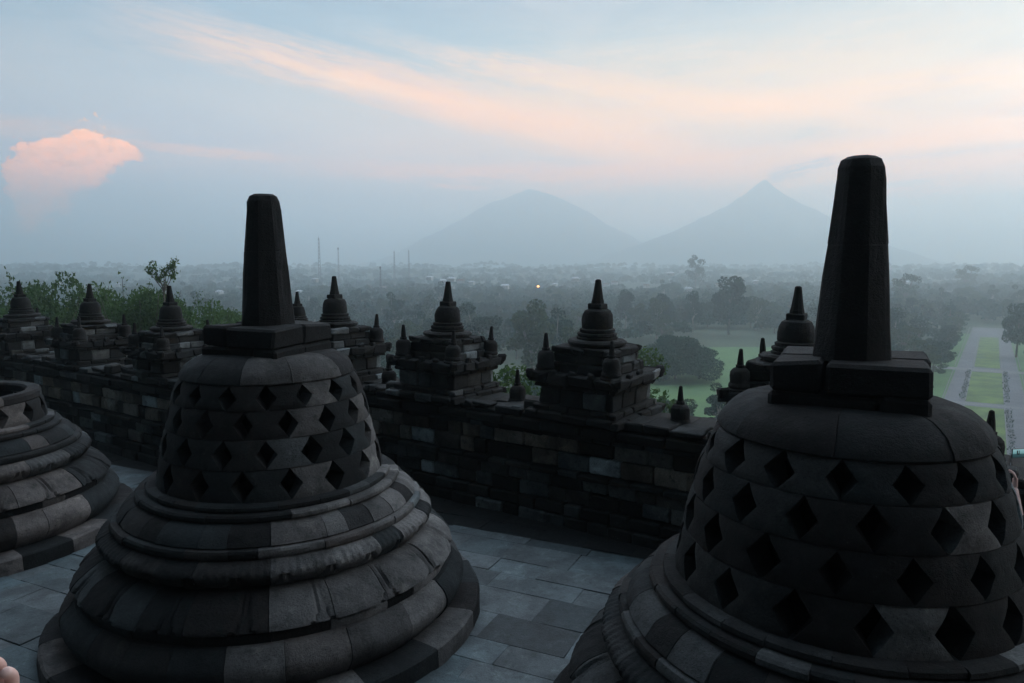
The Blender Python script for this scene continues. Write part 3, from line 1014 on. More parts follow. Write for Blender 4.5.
# meadow beyond the spreading tree
lawn = [on_plane(x, y, GZ + .05) for (x, y) in ((560, 418), (640, 360), (700, 347), (800, 347), (830, 372), (800, 425), (700, 440))]
sheet('meadow', lawn, GZ + .05, M_LAWN)
# boulevard with a planted median running straight away on the right
RD = Vector((0.674, 1.0)).normalized(); RL = Vector((RD.y, -RD.x))


def rp(s, w):   # s = depth along the view axis
    p = Vector((0.674 * s, s)) + RL * w
    return (p.x, p.y)


sheet('side_lawn', [rp(112, -22), rp(330, -13), rp(330, 13), rp(112, 22)], GZ + .045, M_LAWN)
sheet('road', [rp(112, -8.6), rp(365, -7.4), rp(365, 7.4), rp(112, 8.6)], GZ + .06, M_ROAD)
sheet('cross_path', [rp(221 + 4 * abs(k) / 10 * 0, k) for k in range(-20, 21, 4)] + [rp(216, k) for k in range(20, -21, -4)], GZ + .068, M_KERB)
sheet('cross_path', [rp(166, k) for k in range(-12, 13, 4)] + [rp(163.6, k) for k in range(12, -13, -4)], GZ + .068, M_KERB)
for (s0, s1, w0) in ((118, 162, 4.0), (167, 215, 3.9), (224, 318, 3.4)):
    sheet('median_lawn', [rp(s0, -w0), rp(s1, -w0), rp(s1, w0), rp(s0, w0)], GZ + .075, M_LAWN2)
m = MB()
for (s0, s1) in ((112, 162.6), (168, 215), (223, 365)):
    for w_ in (-8.7, 8.7, -3.9, 3.9):
        if abs(w_) < 5 and s1 > 330: s1_ = 318
        else: s1_ = s1
        a, b = Vector(rp(s0, w_)), Vector(rp(s1_, w_))
        c = (a + b) / 2
        cbox(m, (c.x, c.y, GZ + .12), ((b - a).length, 0.22, .14), math.atan2(RD.y, RD.x), .5, .5, .02)
tag(m.obj('road_kerb', M_KERB), kind='structure')

# ------------------------------------------------------------------ mountains
def mountain(name, label, px, py, dist, prof, seed, gul=0.05):
    d = ray(px, py); k = dist / d.y
    top = EYE + d.z * k; cx_, cy_ = d.x * k, dist
    n, mr = 96, 40; vs = []; fs = []
    H = top - GZ
    rmax = prof[-1][0]
    for i in range(mr + 1):
        q = (i / mr) ** 1.7
        r = rmax * q
        for (r0, h0), (r1, h1) in zip(prof, prof[1:]):
            if r <= r1 + 1e-6:
                t_ = (r - r0) / (r1 - r0); hh = h0 + (h1 - h0) * t_; break
        for j in range(n):
            a = 2 * PI * j / n
            x, y = r * math.cos(a), r * math.sin(a) * 0.36
            g = mnoise.noise(Vector((math.cos(a) * 4.6, math.sin(a) * 4.6, seed + r * .004))) * gul * H * min(1, q * 3.5) * (1 - q)
            g += mnoise.noise(Vector((x * .03, y * .03, seed))) * 0.022 * H
            vs.append((cx_ + x, cy_ + y, GZ + H * hh + g - 4 * (i == mr)))
    for i in range(mr):
        for j in range(n):
            fs.append((i * n + j, (i + 1) * n + j, (i + 1) * n + (j + 1) % n, i * n + (j + 1) % n))
    m = MB(); m.add(vs, fs, .4, .5)
    o = m.obj(name, M_MTN, None, True)
    tag(o, label, None, None, 'structure')


MD = 3000.0
q = MD / F_PX
mountain('volcano', 'sharp volcano cone with a wisp of smoke on the right of the horizon', 764, 180, MD,
         [(0, 1.0), (3 * q, .985), (8 * q, .945), (22 * q, .82), (38 * q, .72), (58 * q, .60), (85 * q, .45), (120 * q, .28), (170 * q, .10), (230 * q, 0.0)], 3, 0.11)
mountain('mountain', 'broad faint mountain left of the volcano', 531, 189, MD + 600,
         [(0, 1.0), (8 * q, .975), (20 * q, .925), (41 * q, .83), (61 * q, .73), (81 * q, .61), (120 * q, .40), (160 * q, .18), (210 * q, .06), (250 * q, 0.0)], 8, 0.13)

# ------------------------------------------------------------------ trees


def mesh_np(name, verts, faces4, tone, mat):
    me = bpy.data.meshes.new(name)
    nf = len(faces4); k = faces4.shape[1]
    me.vertices.add(len(verts)); me.vertices.foreach_set('co', verts.astype(np.float32).ravel())
    me.loops.add(nf * k); me.loops.foreach_set('vertex_index', faces4.astype(np.int32).ravel())
    me.polygons.add(nf)
    me.polygons.foreach_set('loop_start', np.arange(0, nf * k, k, dtype=np.int32))
    a = me.attributes.new('tone', 'FLOAT', 'FACE'); a.data.foreach_set('value', tone.astype(np.float32))
    me.materials.append(mat)
    me.update(calc_edges=True)
    return me


def leaves(rs, centers, radii, per, size, flat=0.75):
    """leaf quads on and inside each clump; returns verts, faces, tone"""
    V = []; T = []
    for c, r in zip(centers, radii):
        n = max(4, int(per * (r[0] * r[1] * r[2]) ** (2 / 3)))
        d = rs.normal(size=(n, 3)); d /= np.linalg.norm(d, axis=1)[:, None]
        rad = rs.uniform(0.55, 1.0, n) ** 0.5
        pos = c + d * rad[:, None] * r * (1 + rs.normal(0, .07, (n, 1)))
        u = rs.normal(size=(n, 3)); u /= np.linalg.norm(u, axis=1)[:, None]
        w = np.cross(u, rs.normal(size=(n, 3))); w /= np.linalg.norm(w, axis=1)[:, None]
        s = size * rs.uniform(.6, 1.3, n)[:, None]
        quad = np.stack([pos - u * s, pos + w * s * .55, pos + u * s, pos - w * s * .55], 1)
        V.append(quad.reshape(-1, 3)); T.append(np.clip(rs.normal(rs.uniform(.25, .75), .16, n), 0, 1))
    V = np.concatenate(V); T = np.concatenate(T)
    return V, np.arange(len(V)).reshape(-1, 4), T


def tree_proto(seed, H, W, style, mat, leaf, per=55, bark=None, trunk_frac=0.35):
    """crown of many uneven clumps at limb ends + trunk with limbs. base at z=0"""
    rs = np.random.RandomState(seed)
    cs, rr = [], []
    n = {'round': 26, 'tall': 24, 'spread': 64, 'airy': 30, 'cone': 22}[style]
    for i in range(n):
        a = rs.uniform(0, 2 * PI); q = rs.uniform(0, 1) ** .6
        if style == 'spread':
            x = math.cos(a) * q * W * .46; y = math.sin(a) * q * W * .46
            z = H * (.55 + .36 * (1 - q * q) - rs.uniform(0, .34) * (.4 + q))
            s = W * rs.uniform(.09, .14); r = (s * 1.25, s * 1.25, s * .62)
        elif style == 'tall':
            t_ = rs.uniform(.32, .95); q2 = q * (1.15 - abs(t_ - .6))
            x = math.cos(a) * q2 * W * .40; y = math.sin(a) * q2 * W * .40; z = H * t_
            s = W * rs.uniform(.13, .22); r = (s, s, s * .8)
        elif style == 'airy':
            t_ = rs.uniform(.30, .98); q2 = q * (1.1 - .6 * abs(t_ - .55))
            x = math.cos(a) * q2 * W * .46; y = math.sin(a) * q2 * W * .46; z = H * t_
            s = W * rs.uniform(.07, .14); r = (s * 1.2, s * 1.2, s * .6)
        elif style == 'cone':
            t_ = i / n; q2 = (1 - t_) * q
            x = math.cos(a) * q2 * W * .5; y = math.sin(a) * q2 * W * .5; z = H * (.2 + .78 * t_)
            s = W * .20 * (1.15 - t_); r = (s, s, s)
        else:
            t_ = rs.uniform(.36, .93); q2 = q * math.sqrt(max(.1, 1 - ((t_ - .6) / .42) ** 2))
            x = math.cos(a) * q2 * W * .42; y = math.sin(a) * q2 * W * .42; z = H * t_
            s = W * rs.uniform(.12, .20); r = (s, s, s * .78)
        cs.append(np.array([x, y, z])); rr.append(np.array(r))
    V, F, T = leaves(rs, cs, rr, per, leaf)
    crown = mesh_np('crown', V, F, T, mat)
    mb = MB()
    tr = H * .022 + .05
    th = H * trunk_frac
    tube(mb, [(0, 0, -1.5), (rs.normal() * .1, rs.normal() * .1, th * .5), (rs.normal() * .2, rs.normal() * .2, th), (0, 0, H * .72)], [tr * 1.5, tr * 1.1, tr * .9, tr * .3], 7)
    for i in range(min(n, 14)):
        c = cs[i]; base_z = min(th * rs.uniform(.85, 1.3), c[2] - .3)
        tube(mb, [(0, 0, base_z), (c[0] * .5, c[1] * .5, (base_z + c[2]) * .5 - .02 * H), tuple(c)], [tr * .5, tr * .32, tr * .10], 5)
    tk = mb.obj('trunk', bark or M_BARK, None, True, link=False).data
    return crown, tk


def put_tree(proto, name, label, x, y, z, s=1.0, rz=0.0, group=None, sz=None, parts=True):
    t = thing(name, label, 'tree', (x, y, z), rz, group)
    t.scale = (s, s, sz or s)
    for nm, me in (('crown', proto[0]), ('trunk', proto[1])):
        o = bpy.data.objects.new(nm, me); COL.objects.link(o); o.parent = t
    return t


P_ROUND = [tree_proto(1, 15, 13, 'round', M_LEAF, .42), tree_proto(2, 17, 12, 'round', M_LEAF, .42, bark=M_BARKP)]
P_TALL = [tree_proto(3, 21, 11, 'tall', M_LEAF, .42, bark=M_BARKP), tree_proto(4, 18, 11, 'tall', M_LEAF3, .40, bark=M_BARKP)]
P_SPREAD = tree_proto(5, 13.5, 27, 'spread', M_LEAF, .40, per=60, trunk_frac=.3)
P_AIRY = [tree_proto(6, 17, 14, 'airy', M_LEAF3, .36), tree_proto(7, 14, 12, 'airy', M_LEAF, .36)]
P_CONE = tree_proto(8, 16, 6, 'cone', M_LEAF, .36)

keep_out = []


def gpos(px, dist):
    k = (px - 512) / F_PX
    return k * dist, dist


def special(proto, name, label, px, dist, top_y, group=None, rz=0.0, wid=None, hp=None):
    """a tree with a look of its own: stands at bearing px and distance dist, its top reaching top_y"""
    x, y = gpos(px, dist); z = ground_z(x, y)
    dd = ray(px, top_y); topz = EYE + dd.z / dd.y * dist
    H = topz - z; s = H / hp
    put_tree(proto, name, label, x, y, z, wid or s, rz, group, s)
    keep_out.append((x, y, 15))
    if name == 'spreading_tree':
        for q_ in (24, 46, 68): keep_out.append((x * (1 + q_ / y), y + q_, 17))


special(P_SPREAD, 'spreading_tree', 'wide flat-topped spreading tree at the edge of the meadow', 677, 203, 338, wid=.82, hp=13.0)
special(P_ROUND[0], 'round_tree', 'largest rounded tree standing clear of the mist left of the great spire', 729, 330, 272.5, wid=1.35, hp=15.5)
special(P_ROUND[1], 'round_tree', 'dome-shaped tree in the mist, leftmost of three in a row', 626, 350, 289, wid=.9, hp=17.5, rz=1)
special(P_ROUND[0], 'round_tree', 'dome-shaped tree in the mist, second in a row of three', 665, 345, 291, wid=1.0, hp=15.5, rz=2)
special(P_ROUND[1], 'round_tree', 'dome-shaped tree in the mist beside the largest rounded tree', 694, 342, 290.5, wid=.9, hp=17.5, rz=3)
special(P_TALL[0], 'tall_tree', 'tall pale-trunked tree right of the middle shrine', 480, 210, 303, wid=1.15, hp=21.5, rz=0.4)
special(P_TALL[1], 'tall_tree', 'dark full tall tree between the two middle shrines', 532, 185, 300, wid=1.25, hp=18.5, rz=1.4)
special(P_TALL[0], 'tall_tree', 'tall tree touching the left side of the second middle shrine', 556, 200, 306, wid=1.0, hp=21.5, rz=2.4)
special(P_CONE, 'slim_tree', 'slim dark cypress-like tree above the avenue', 951, 330, 297, wid=1.3, hp=16.3)
special(P_AIRY[0], 'airy_tree', 'flat layered tree on the right skyline', 905, 470, 273, wid=1.3, hp=17)
special(P_AIRY[1], 'airy_tree', 'tree with a tufted top on the hazy skyline above the round trees', 695, 760, 256, wid=1.7, hp=14)
special(P_AIRY[0], 'airy_tree', 'layered tree rising over the skyline right of the great spire', 965, 700, 265, wid=1.5, hp=17)
special(P_ROUND[0], 'round_tree', 'round dark tree at the right edge of the photo above the avenue', 1020, 250, 300, wid=.8, hp=15.5)


def free(x, y, r=0):
    for (a, b, c) in keep_out:
        if (x - a) ** 2 + (y - b) ** 2 < (c + r) ** 2: return False
    # avenue corridor
    s = y; w_ = (Vector((x, y)) - Vector((0.674 * s, s))).dot(RL)
    al_ = Vector((x, y)).dot(RD)
    wv = Vector((x, y)).dot(RL)
    if 90 < al_ < 470 and abs(wv) < 15 + r: return False
    # meadow
    px = 512 + F_PX * x / y
    yy = 263.4 + (EYE - GZ) / y * F_PX
    if 700 - r * 2 < px < 800 + r * 1 and 335 < yy < 440: return False
    if 600 < px < 720 and 372 < yy < 440: return False
    if 890 < px < 960 and yy > 392: return False
    return True


rs = random.Random(77)
kinds = [(P_ROUND[0], 'dark_tree', 'round dark tree in the misty wood below the wall', 'round dark trees of the misty wood', 1),
         (P_ROUND[1], 'dark_tree', 'round dark tree in the misty wood below the wall', 'round dark trees of the misty wood', 1),
         (P_TALL[0], 'tall_tree', 'tall slender tree in the misty wood below the wall', 'tall slender trees of the misty wood', 1),
         (P_TALL[1], 'tall_tree', 'tall slender tree in the misty wood below the wall', 'tall slender trees of the misty wood', 1),
         (P_AIRY[0], 'airy_tree', 'loose feathery tree in the misty wood below the wall', 'loose feathery trees of the misty wood', 1),
         (P_AIRY[1], 'airy_tree', 'loose feathery tree in the misty wood below the wall', 'loose feathery trees of the misty wood', 1)]
placed = []
tries = 0
while len(placed) < 380 and tries < 20000:
    tries += 1
    u_ = rs.random()
    dist = 118 + 520 * u_ ** 1.25
    px = rs.uniform(-30, 1060)
    x, y = gpos(px, dist)
    if not free(x, y, 5): continue
    sp = 5.0 + dist * 0.010
    if any((x - a) ** 2 + (y - b) ** 2 < sp * sp for a, b in placed): continue
    placed.append((x, y))
    k = rs.choice(kinds)
    s = rs.uniform(.62, .95) * (0.72 if dist < 160 else 1)
    put_tree(k[0], k[1], k[2], x, y, ground_z(x, y), s, rs.uniform(0, 6.28), k[3], s * rs.uniform(.85, 1.15))

# trees of the avenue
av = random.Random(9)
for side, nm in ((-1, 'left'), (1, 'right')):
    for i in range(17):
        s = 122 + i * 13.5 + av.uniform(-4, 4)
        x, y = rp(s, side * (13.5 + av.uniform(-1.5, 3.5)))
        put_tree(av.choice(P_ROUND + P_AIRY), 'avenue_tree', 'rounded tree in the row along the %s side of the avenue' % nm, x, y, ground_z(x, y), av.uniform(.42, .62), av.uniform(0, 6),
                 'trees along the %s side of the avenue' % nm)
# little clipped shrubs on the kerbs
def shrub_mesh(seed, r, mat, leaf, per=60):
    r_ = np.random.RandomState(seed)
    V, F, T = leaves(r_, [np.array([0, 0, r * .8]), np.array([r * .3, 0, r * .5]), np.array([-r * .3, r * .1, r * .55])], [np.array([r, r, r * .8]) * .8] * 3, per, leaf)
    return mesh_np('shrub', V, F, T, mat)


sm = shrub_mesh(4, .75, M_LEAF, .14)
for side in (-1, 1):
    for i in range(22):
        s = 122 + i * 4.4
        if 160 < s < 170: continue
        x, y = rp(s, side * 4.6)
        o = bpy.data.objects.new('clipped_shrub', sm); COL.objects.link(o); o.location = (x, y, GZ + .06)
        sc = av.uniform(.8, 1.25); o.scale = (sc,) * 3; o.rotation_euler = (0, 0, av.uniform(0, 6))
        tag(o, 'small clipped shrub on the kerb of the avenue median', 'shrub', 'clipped shrubs along the median')

# woods farther out: nobody could count them
def far_wood(name, n, d0, d1, seed, leafn, leaf, hmin, hmax, mat, power=1.0):
    r_ = np.random.RandomState(seed); V = []; T = []; cnt = 0
    while cnt < n:
        dist = d0 + (d1 - d0) * r_.uniform() ** power
        px = r_.uniform(-300, 1330); x, y = gpos(px, dist)
        if not free(x, y, 3): continue
        # clearings with villages
        if dist > 450 and mnoise.noise(Vector((x * .010, y * .016, 4))) > .25: continue
        h = r_.uniform(hmin, hmax); w_ = h * r_.uniform(.38, .62)
        z = ground_z(x, y)
        nn = leafn
        d = r_.normal(size=(nn, 3)); d /= np.linalg.norm(d, axis=1)[:, None]; d[:, 2] = np.abs(d[:, 2]) * 1.0 - .25
        lobes = 1 + .25 * np.sin(d[:, 0] * 7 + cnt) * np.cos(d[:, 1] * 6 + cnt * 2)
        pos = np.array([x, y, z + h * .5]) + d * lobes[:, None] * np.array([w_, w_, h * .5]) * r_.uniform(.75, 1, (nn, 1))
        u = r_.normal(size=(nn, 3)); u /= np.linalg.norm(u, axis=1)[:, None]
        w = np.cross(u, r_.normal(size=(nn, 3))); w /= np.linalg.norm(w, axis=1)[:, None]
        s = leaf * r_.uniform(.7, 1.3, (nn, 1))
        V.append(np.stack([pos - u * s, pos + w * s * .7, pos + u * s, pos - w * s * .7], 1).reshape(-1, 3))
        T.append(np.clip(r_.normal(r_.uniform(.2, .8), .12, nn), 0, 1)); cnt += 1
    V = np.concatenate(V); T = np.concatenate(T)
    o = bpy.data.objects.new(name, mesh_np(name, V, np.arange(len(V)).reshape(-1, 4), T, mat)); COL.objects.link(o)
    tag(o, kind='stuff')


far_wood('near_thicket', 1450, 105, 400, 12, 260, .60, 4.5, 10, M_LEAF)
far_wood('misty_wood', 2300, 360, 660, 13, 170, 1.0, 7, 13, M_LEAF)
far_wood('distant_wood', 6000, 620, 2100, 14, 76, 1.7, 6, 13, M_LEAF, 1.3)

# young trees on the slope just outside the left wall: open twiggy crowns
def twiggy(seed, H, W, n_br, mat, leaf=.135, per=80):
    r_ = random.Random(seed); mb = MB(); Vl = []; Tl = []
    npr = np.random.RandomState(seed)
    tube(mb, [(0, 0, -1), (r_.uniform(-.2, .2), 0, H * .3), (0, r_.uniform(-.3, .3), H * .6)], [.16, .12, .07], 7)
    for i in range(n_br):
        a = r_.uniform(0, 2 * PI); z0 = H * r_.uniform(.08, .58); L = W * r_.uniform(.35, .62) * (1.1 - z0 / H * .5)
        rise = H * r_.uniform(.24, .40)
        pts = []
        for k in range(6):
            t_ = k / 5
            pts.append(Vector((math.cos(a) * L * t_ ** .8, math.sin(a) * L * t_ ** .8, z0 + rise * t_ ** 1.3)) + Vector((r_.uniform(-.1, .1), r_.uniform(-.1, .1), r_.uniform(-.1, .1))) * t_)
        tube(mb, pts, [.055 - .008 * k for k in range(6)], 5)
        for k in range(per):
            t_ = r_.uniform(.25, 1.03); i0 = min(4, int(t_ * 5)); p = pts[i0].lerp(pts[i0 + 1], min(1.05, t_ * 5 - i0))
            p = p + Vector((r_.gauss(0, .20), r_.gauss(0, .20), r_.gauss(0, .18)))
            u = npr.normal(size=3); u[2] = abs(u[2]); u /= np.linalg.norm(u); w = np.cross(u, npr.normal(size=3)); w /= np.linalg.norm(w)
            s = leaf * r_.uniform(.6, 1.3); P = np.array(p)
            Vl += [P - u * s, P + w * s * .42, P + u * s, P - w * s * .42]; Tl.append(min(1, max(0, r_.gauss(.5, .22))))
    cs, rr = [], []
    for i in range(70):
        a = r_.uniform(0, 6.28); t_ = r_.uniform(.15, .86); q = r_.uniform(0, 1) ** .6 * W * .52 * (1.15 - t_ * .62)
        cs.append(np.array([math.cos(a) * q, math.sin(a) * q, H * t_])); k_ = W * r_.uniform(.09, .16); rr.append(np.array([k_, k_, k_ * 1.1]))
    V2, F2, T2 = leaves(npr, cs, rr, 270, leaf * .95)
    V = np.concatenate([np.array(Vl), V2]); Tl = list(Tl) + list(T2)
    return mesh_np('crown', V, np.arange(len(V)).reshape(-1, 4), np.array(Tl), mat), mb.obj('trunk', M_BARK, None, True, link=False).data


TW = [twiggy(1, 13, 9, 80, M_LEAF2), twiggy(2, 14, 7.5, 72, M_LEAF2), twiggy(3, 12, 9, 84, M_LEAF2)]


def twig_tree(px, dist, top_y, k, label, hp, wid=None, rz=0.0, group='leafy young trees outside the left wall'):
    x, y = gpos(px, dist); z = min(ground_z(x, y), -8)
    dd = ray(px, top_y); H = EYE + dd.z / dd.y * dist - z; s = H / hp
    put_tree(TW[k], 'young_tree', label, x, y, z, wid or s, rz, group, s)


twig_tree(44, 44, 266, 0, 'young green tree between the leftmost and the second shrine', 12.6, wid=.80)
twig_tree(140, 40, 274, 2, 'young green tree between the second and third shrine from the left', 12.0, wid=.75, rz=1.2)
twig_tree(122, 47, 272, 1, 'young green tree behind the gap left of the third shrine', 13.6, wid=.9, rz=2.0)
twig_tree(-12, 50, 285, 1, 'young tree at the left edge of the photo', 13.6, wid=.8, rz=3)
twig_tree(208, 50, 292, 0, 'low green tree right of the third shrine, behind the whole stupa', 12.8, wid=.8, rz=4)
twig_tree(180, 46, 284, 2, 'leafy tree directly behind the third shrine', 12.2, wid=.75, rz=5)
twig_tree(75, 50, 282, 1, 'low green tree right behind the second shrine from the left', 13.6, wid=.9, rz=3.6)
twig_tree(8, 40, 292, 2, 'low green tree behind the leftmost shrine', 12.2, wid=.75, rz=.6)
twig_tree(240, 55, 296, 2, 'low green tree hidden behind the left stupa spire', 12.2, wid=.8, rz=5.5)
# one bare-stemmed sapling with a tuft of leaves sticking above the rest
x, y = gpos(165, 38); zt = EYE + ray(165, 262).z / ray(165, 262).y * 38
t = thing('sapling', 'slender sapling with a leafy tuft rising highest above the left shrines', 'tree', (x, y, -8))
m = MB(); H = zt + 8
tips = []
r_ = random.Random(3)
tube(m, [(0, 0, 0), (.1, 0, H * .5), (-.05, 0, H * .88)], [.10, .07, .035], 6)
for (dx_, dz_, ln) in ((-.55, -.05, 1), (.35, .0, 1), (.75, .12, 1), (-.9, -.25, 1), (.1, -.35, 1), (.55, -.4, 1), (-.35, -.6, 1)):
    p0 = Vector((0, 0, H * .86)); p1 = Vector((dx_ * .5, r_.uniform(-.2, .2), H + dz_ - .55)); p2 = Vector((dx_, r_.uniform(-.3, .3), H + dz_ - .12))
    tube(m, [p0, p1, p2], [.03, .018, .008], 5); tips += [(p1, p2)]
m.obj('trunk', M_BARK, t, True)
Vl = []; Tl = []; npr = np.random.RandomState(9)
for (p1, p2) in tips:
    for k in range(75):
        p = p1.lerp(p2, r_.uniform(.2, 1.15)) + Vector((r_.gauss(0, .10), r_.gauss(0, .10), r_.gauss(0, .09)))
        u = npr.normal(size=3); u /= np.linalg.norm(u); w = np.cross(u, npr.normal(size=3)); w /= np.linalg.norm(w)
        s = .085 * r_.uniform(.7, 1.3); P = np.array(p); Vl += [P - u * s, P + w * s * .5, P + u * s, P - w * s * .5]; Tl.append(r_.uniform(.2, .9))
V = np.array(Vl)
o = bpy.data.objects.new('crown', mesh_np('crown', V, np.arange(len(V)).reshape(-1, 4), np.array(Tl), M_LEAF2)); COL.objects.link(o); o.parent = t

# shrubs growing right behind the wall
sb = shrub_mesh(8, 1.0, M_LEAF2, .10, 330)
for (px, dist, ty, lab, w_) in ((515, 24, 362, 'bright green bush behind the small wall stupa between the middle shrines', 1.0),
                                (494, 27, 378, 'low green bush at the right foot of the middle shrine', 1.1),
                                (648, 40, 345, 'light green bush top peeping over the second middle shrine', 1.2),
                                (652, 33, 385, 'pale green bush below the spreading tree beside the wall', 1.6)):
    x, y = gpos(px, dist); dd = ray(px, ty); zt = EYE + dd.z / dd.y * dist
    t = thing('bush', lab, 'bush', (x, y, zt - 1.5 * w_))
    o = bpy.data.objects.new('foliage', sb); COL.objects.link(o); o.parent = t; o.scale = (w_,) * 3
    m = MB(); tube(m, [(0, 0, -8), (.1, 0, -3), (0, 0, .4 * w_)], [.12, .09, .04], 6); m.obj('stem', M_BARK, t, True)

# ------------------------------------------------------------------ masts, lamp, village
def mast(px, base_y, top_y, dist, w, label, dish=False):
    x, y = gpos(px, dist); z = ground_z(x, y)
    dd = ray(px, top_y); zt = EYE + dd.z / dd.y * dist; H = zt - z
    t = thing('lattice_mast', label, 'mast', (x, y, z), 0.3, 'lattice masts on the horizon')
    m = MB(); k = w * .10
    seg = 14
    for sx, sy in ((-1, -1), (1, -1), (1, 1), (-1, 1)):
        tube(m, [(sx * w, sy * w, 0), (sx * w * .35, sy * w * .35, H * .96)], [k * 1.6, k * 1.2], 5)
    for i in range(seg):
        z0, z1 = H * .96 * i / seg, H * .96 * (i + 1) / seg
        w0, w1 = w * (1 - .65 * i / seg), w * (1 - .65 * (i + 1) / seg)
        q4 = ((-1, -1), (1, -1), (1, 1), (-1, 1))
        for j in range(4):
            a, b = q4[j], q4[(j + 1) % 4]
            tube(m, [(a[0] * w0, a[1] * w0, z0), (b[0] * w1, b[1] * w1, z1)], [k, k], 4)
            tube(m, [(b[0] * w0, b[1] * w0, z0), (a[0] * w1, a[1] * w1, z1)], [k, k], 4)
    m.obj('lattice', M_STEEL, t)
    m = MB(); tube(m, [(0, 0, H * .93), (0, 0, H)], [k * 1.4, k], 5); m.obj('antenna', M_STEEL, t)
    if dish:
        m = MB(); tube(m, [(0, 0, H * .94), (0, 0, H * .985)], [w * .9, w * .9], 10); m.obj('platform', M_STEEL, t)


mast(320.5, 266, 236, 900, 1.7, 'tallest lattice mast on the horizon, right of the left stupa spire')
mast(339.5, 266, 247, 900, 1.1, 'shorter mast with a wide head beside the tallest mast', True)
mast(381, 290, 266, 560, .8, 'dark mast standing below the skyline in the trees', True)
mast(395, 264, 250, 960, 1.2, 'left mast of the pair over the middle of the town')
mast(409.5, 264, 249, 980, 1.1, 'right mast of the pair over the middle of the town')

lx, ly = gpos(538, 450)
t = thing('street_lamp', 'lit orange lamp glowing among the misty trees', 'lamp', (lx, ly, ground_z(lx, ly)))
dd = ray(538, 286.5); zl = EYE + dd.z / dd.y * 450 - ground_z(lx, ly)
m = MB(); tube(m, [(0, 0, 0), (0, 0, zl), (0, -1.2, zl + .3)], [.12, .09, .07], 6); m.obj('pole', M_STEEL, t)
em, nt, p, N, out = new_mat('lamp_glow')
p.inputs['Base Color'].default_value = (1, .7, .4, 1); p.inputs['Emission Color'].default_value = (1, .42, .12, 1); p.inputs['Emission Strength'].default_value = 6
m = MB(); lathe(m, [(.05, -.5), (.5, -.45), (.8, -.1), (.7, .25), (.3, .5), (.05, .6)], 12, (0, -1.4, zl + .1)); m.obj('lamp_head', em, t, True)


def house(px, dist, y_px, w, d_, h, rz, label, roof=M_ROOFW, group='pale village houses in the misty valley'):
    x, y = gpos(px, dist); z = ground_z(x, y)
    dd = ray(px, y_px); z = max(z, EYE + dd.z / dd.y * dist - h - w * .2)
    t = thing('village_house', label, 'house', (x, y, z), rz, group)
    m = MB(); cbox(m, (0, 0, h / 2 - .5), (w, d_, h + 1), 0, .5, .5, .02); m.obj('wall', M_HOUSE, t)
    m = MB(); e = .6; r_h = w * .22
    vs = [(-w / 2 - e, -d_ / 2 - e, h), (w / 2 + e, -d_ / 2 - e, h), (w / 2 + e, d_ / 2 + e, h), (-w / 2 - e, d_ / 2 + e, h), (-w / 2 + w * .15, 0, h + r_h), (w / 2 - w * .15, 0, h + r_h)]
    m.add(vs, [(0, 1, 5, 4), (2, 3, 4, 5), (1, 2, 5), (3, 0, 4), (3, 2, 1, 0)]); m.obj('roof', roof, t)


hs = random.Random(31)
for (px, yy) in ((316, 278), (430, 276), (443, 279), (452, 277), (461, 279), (472, 281), (505, 284), (555, 283), (598, 279), (606, 283), (614, 281), (688, 287), (718, 283),
                 (755, 280), (788, 299), (300, 290), (309, 291), (220, 290), (385, 286), (575, 277), (646, 284), (670, 272), (120, 283), (60, 281), (905, 281)):
    house(px, hs.uniform(560, 760), yy, hs.uniform(3.5, 7), hs.uniform(3, 4), hs.uniform(1.4, 2.0), hs.uniform(-.6, .6), 'small pale-roofed house in the misty valley', hs.choice((M_ROOFW, M_ROOFW, M_ROOF)))
house(687, 262, 366, 9, 3, 1.6, .1, 'long low pale shed at the far edge of the meadow', M_HOUSE, None)

# ------------------------------------------------------------------ people
def skin_mesh(name, joints, bones, mat, parent, root=0, sub=1):
    me = bpy.data.meshes.new(name + '_cage')
    me.from_pydata([j[0] for j in joints], bones, [])
    o = bpy.data.objects.new(name + '_cage', me); COL.objects.link(o)
    sm_ = o.modifiers.new('skin', 'SKIN'); sm_.use_smooth_shade = True
    for i, j in enumerate(joints):
        r = j[1]; sv = me.skin_vertices[0].data[i]
        sv.radius = r if isinstance(r, tuple) else (r, r); sv.use_root = (i == root)
    s2 = o.modifiers.new('sub', 'SUBSURF'); s2.levels = sub; s2.render_levels = sub
    dg = bpy.context.evaluated_depsgraph_get(); dg.update()
    out = bpy.data.meshes.new_from_object(o.evaluated_get(dg))
    bpy.data.objects.remove(o)
    out.materials.clear(); out.materials.append(mat); out.name = name
    n = bpy.data.objects.new(name, out); COL.objects.link(n); n.parent = parent
    return n


def blob(mb, c, r, n=14, tone=.4, shape=None):
    vs = []; fs = []; mlat = n // 2
    for i in range(mlat + 1):
        th_ = PI * i / mlat
        for k in range(n):
            a = 2 * PI * k / n
            p = Vector((math.sin(th_) * math.cos(a), math.sin(th_) * math.sin(a), math.cos(th_)))
            q = Vector((p.x * r[0], p.y * r[1], p.z * r[2]))
            if shape: q = shape(p, q)
            vs.append(q + Vector(c))
    for i in range(mlat):
        for k in range(n):
            fs.append((i * n + k, (i + 1) * n + k, (i + 1) * n + (k + 1) % n, i * n + (k + 1) % n))
    mb.add(vs, fs, tone)


def hand_fingers(body_j, bones, wrist_i, wrist, palm, fwd, side, up, curl, r=.0088):
    """palm and five bent fingers as part of the body's skeleton"""
    k = palm
    mid_ = wrist + fwd * .045
    body_j.append((mid_, (.036, .017))); mi = len(body_j) - 1; bones.append((wrist_i, mi))
    kn = wrist + fwd * .085
    body_j.append((kn, (.038, .014))); ki = len(body_j) - 1; bones.append((mi, ki))
    return ki, kn


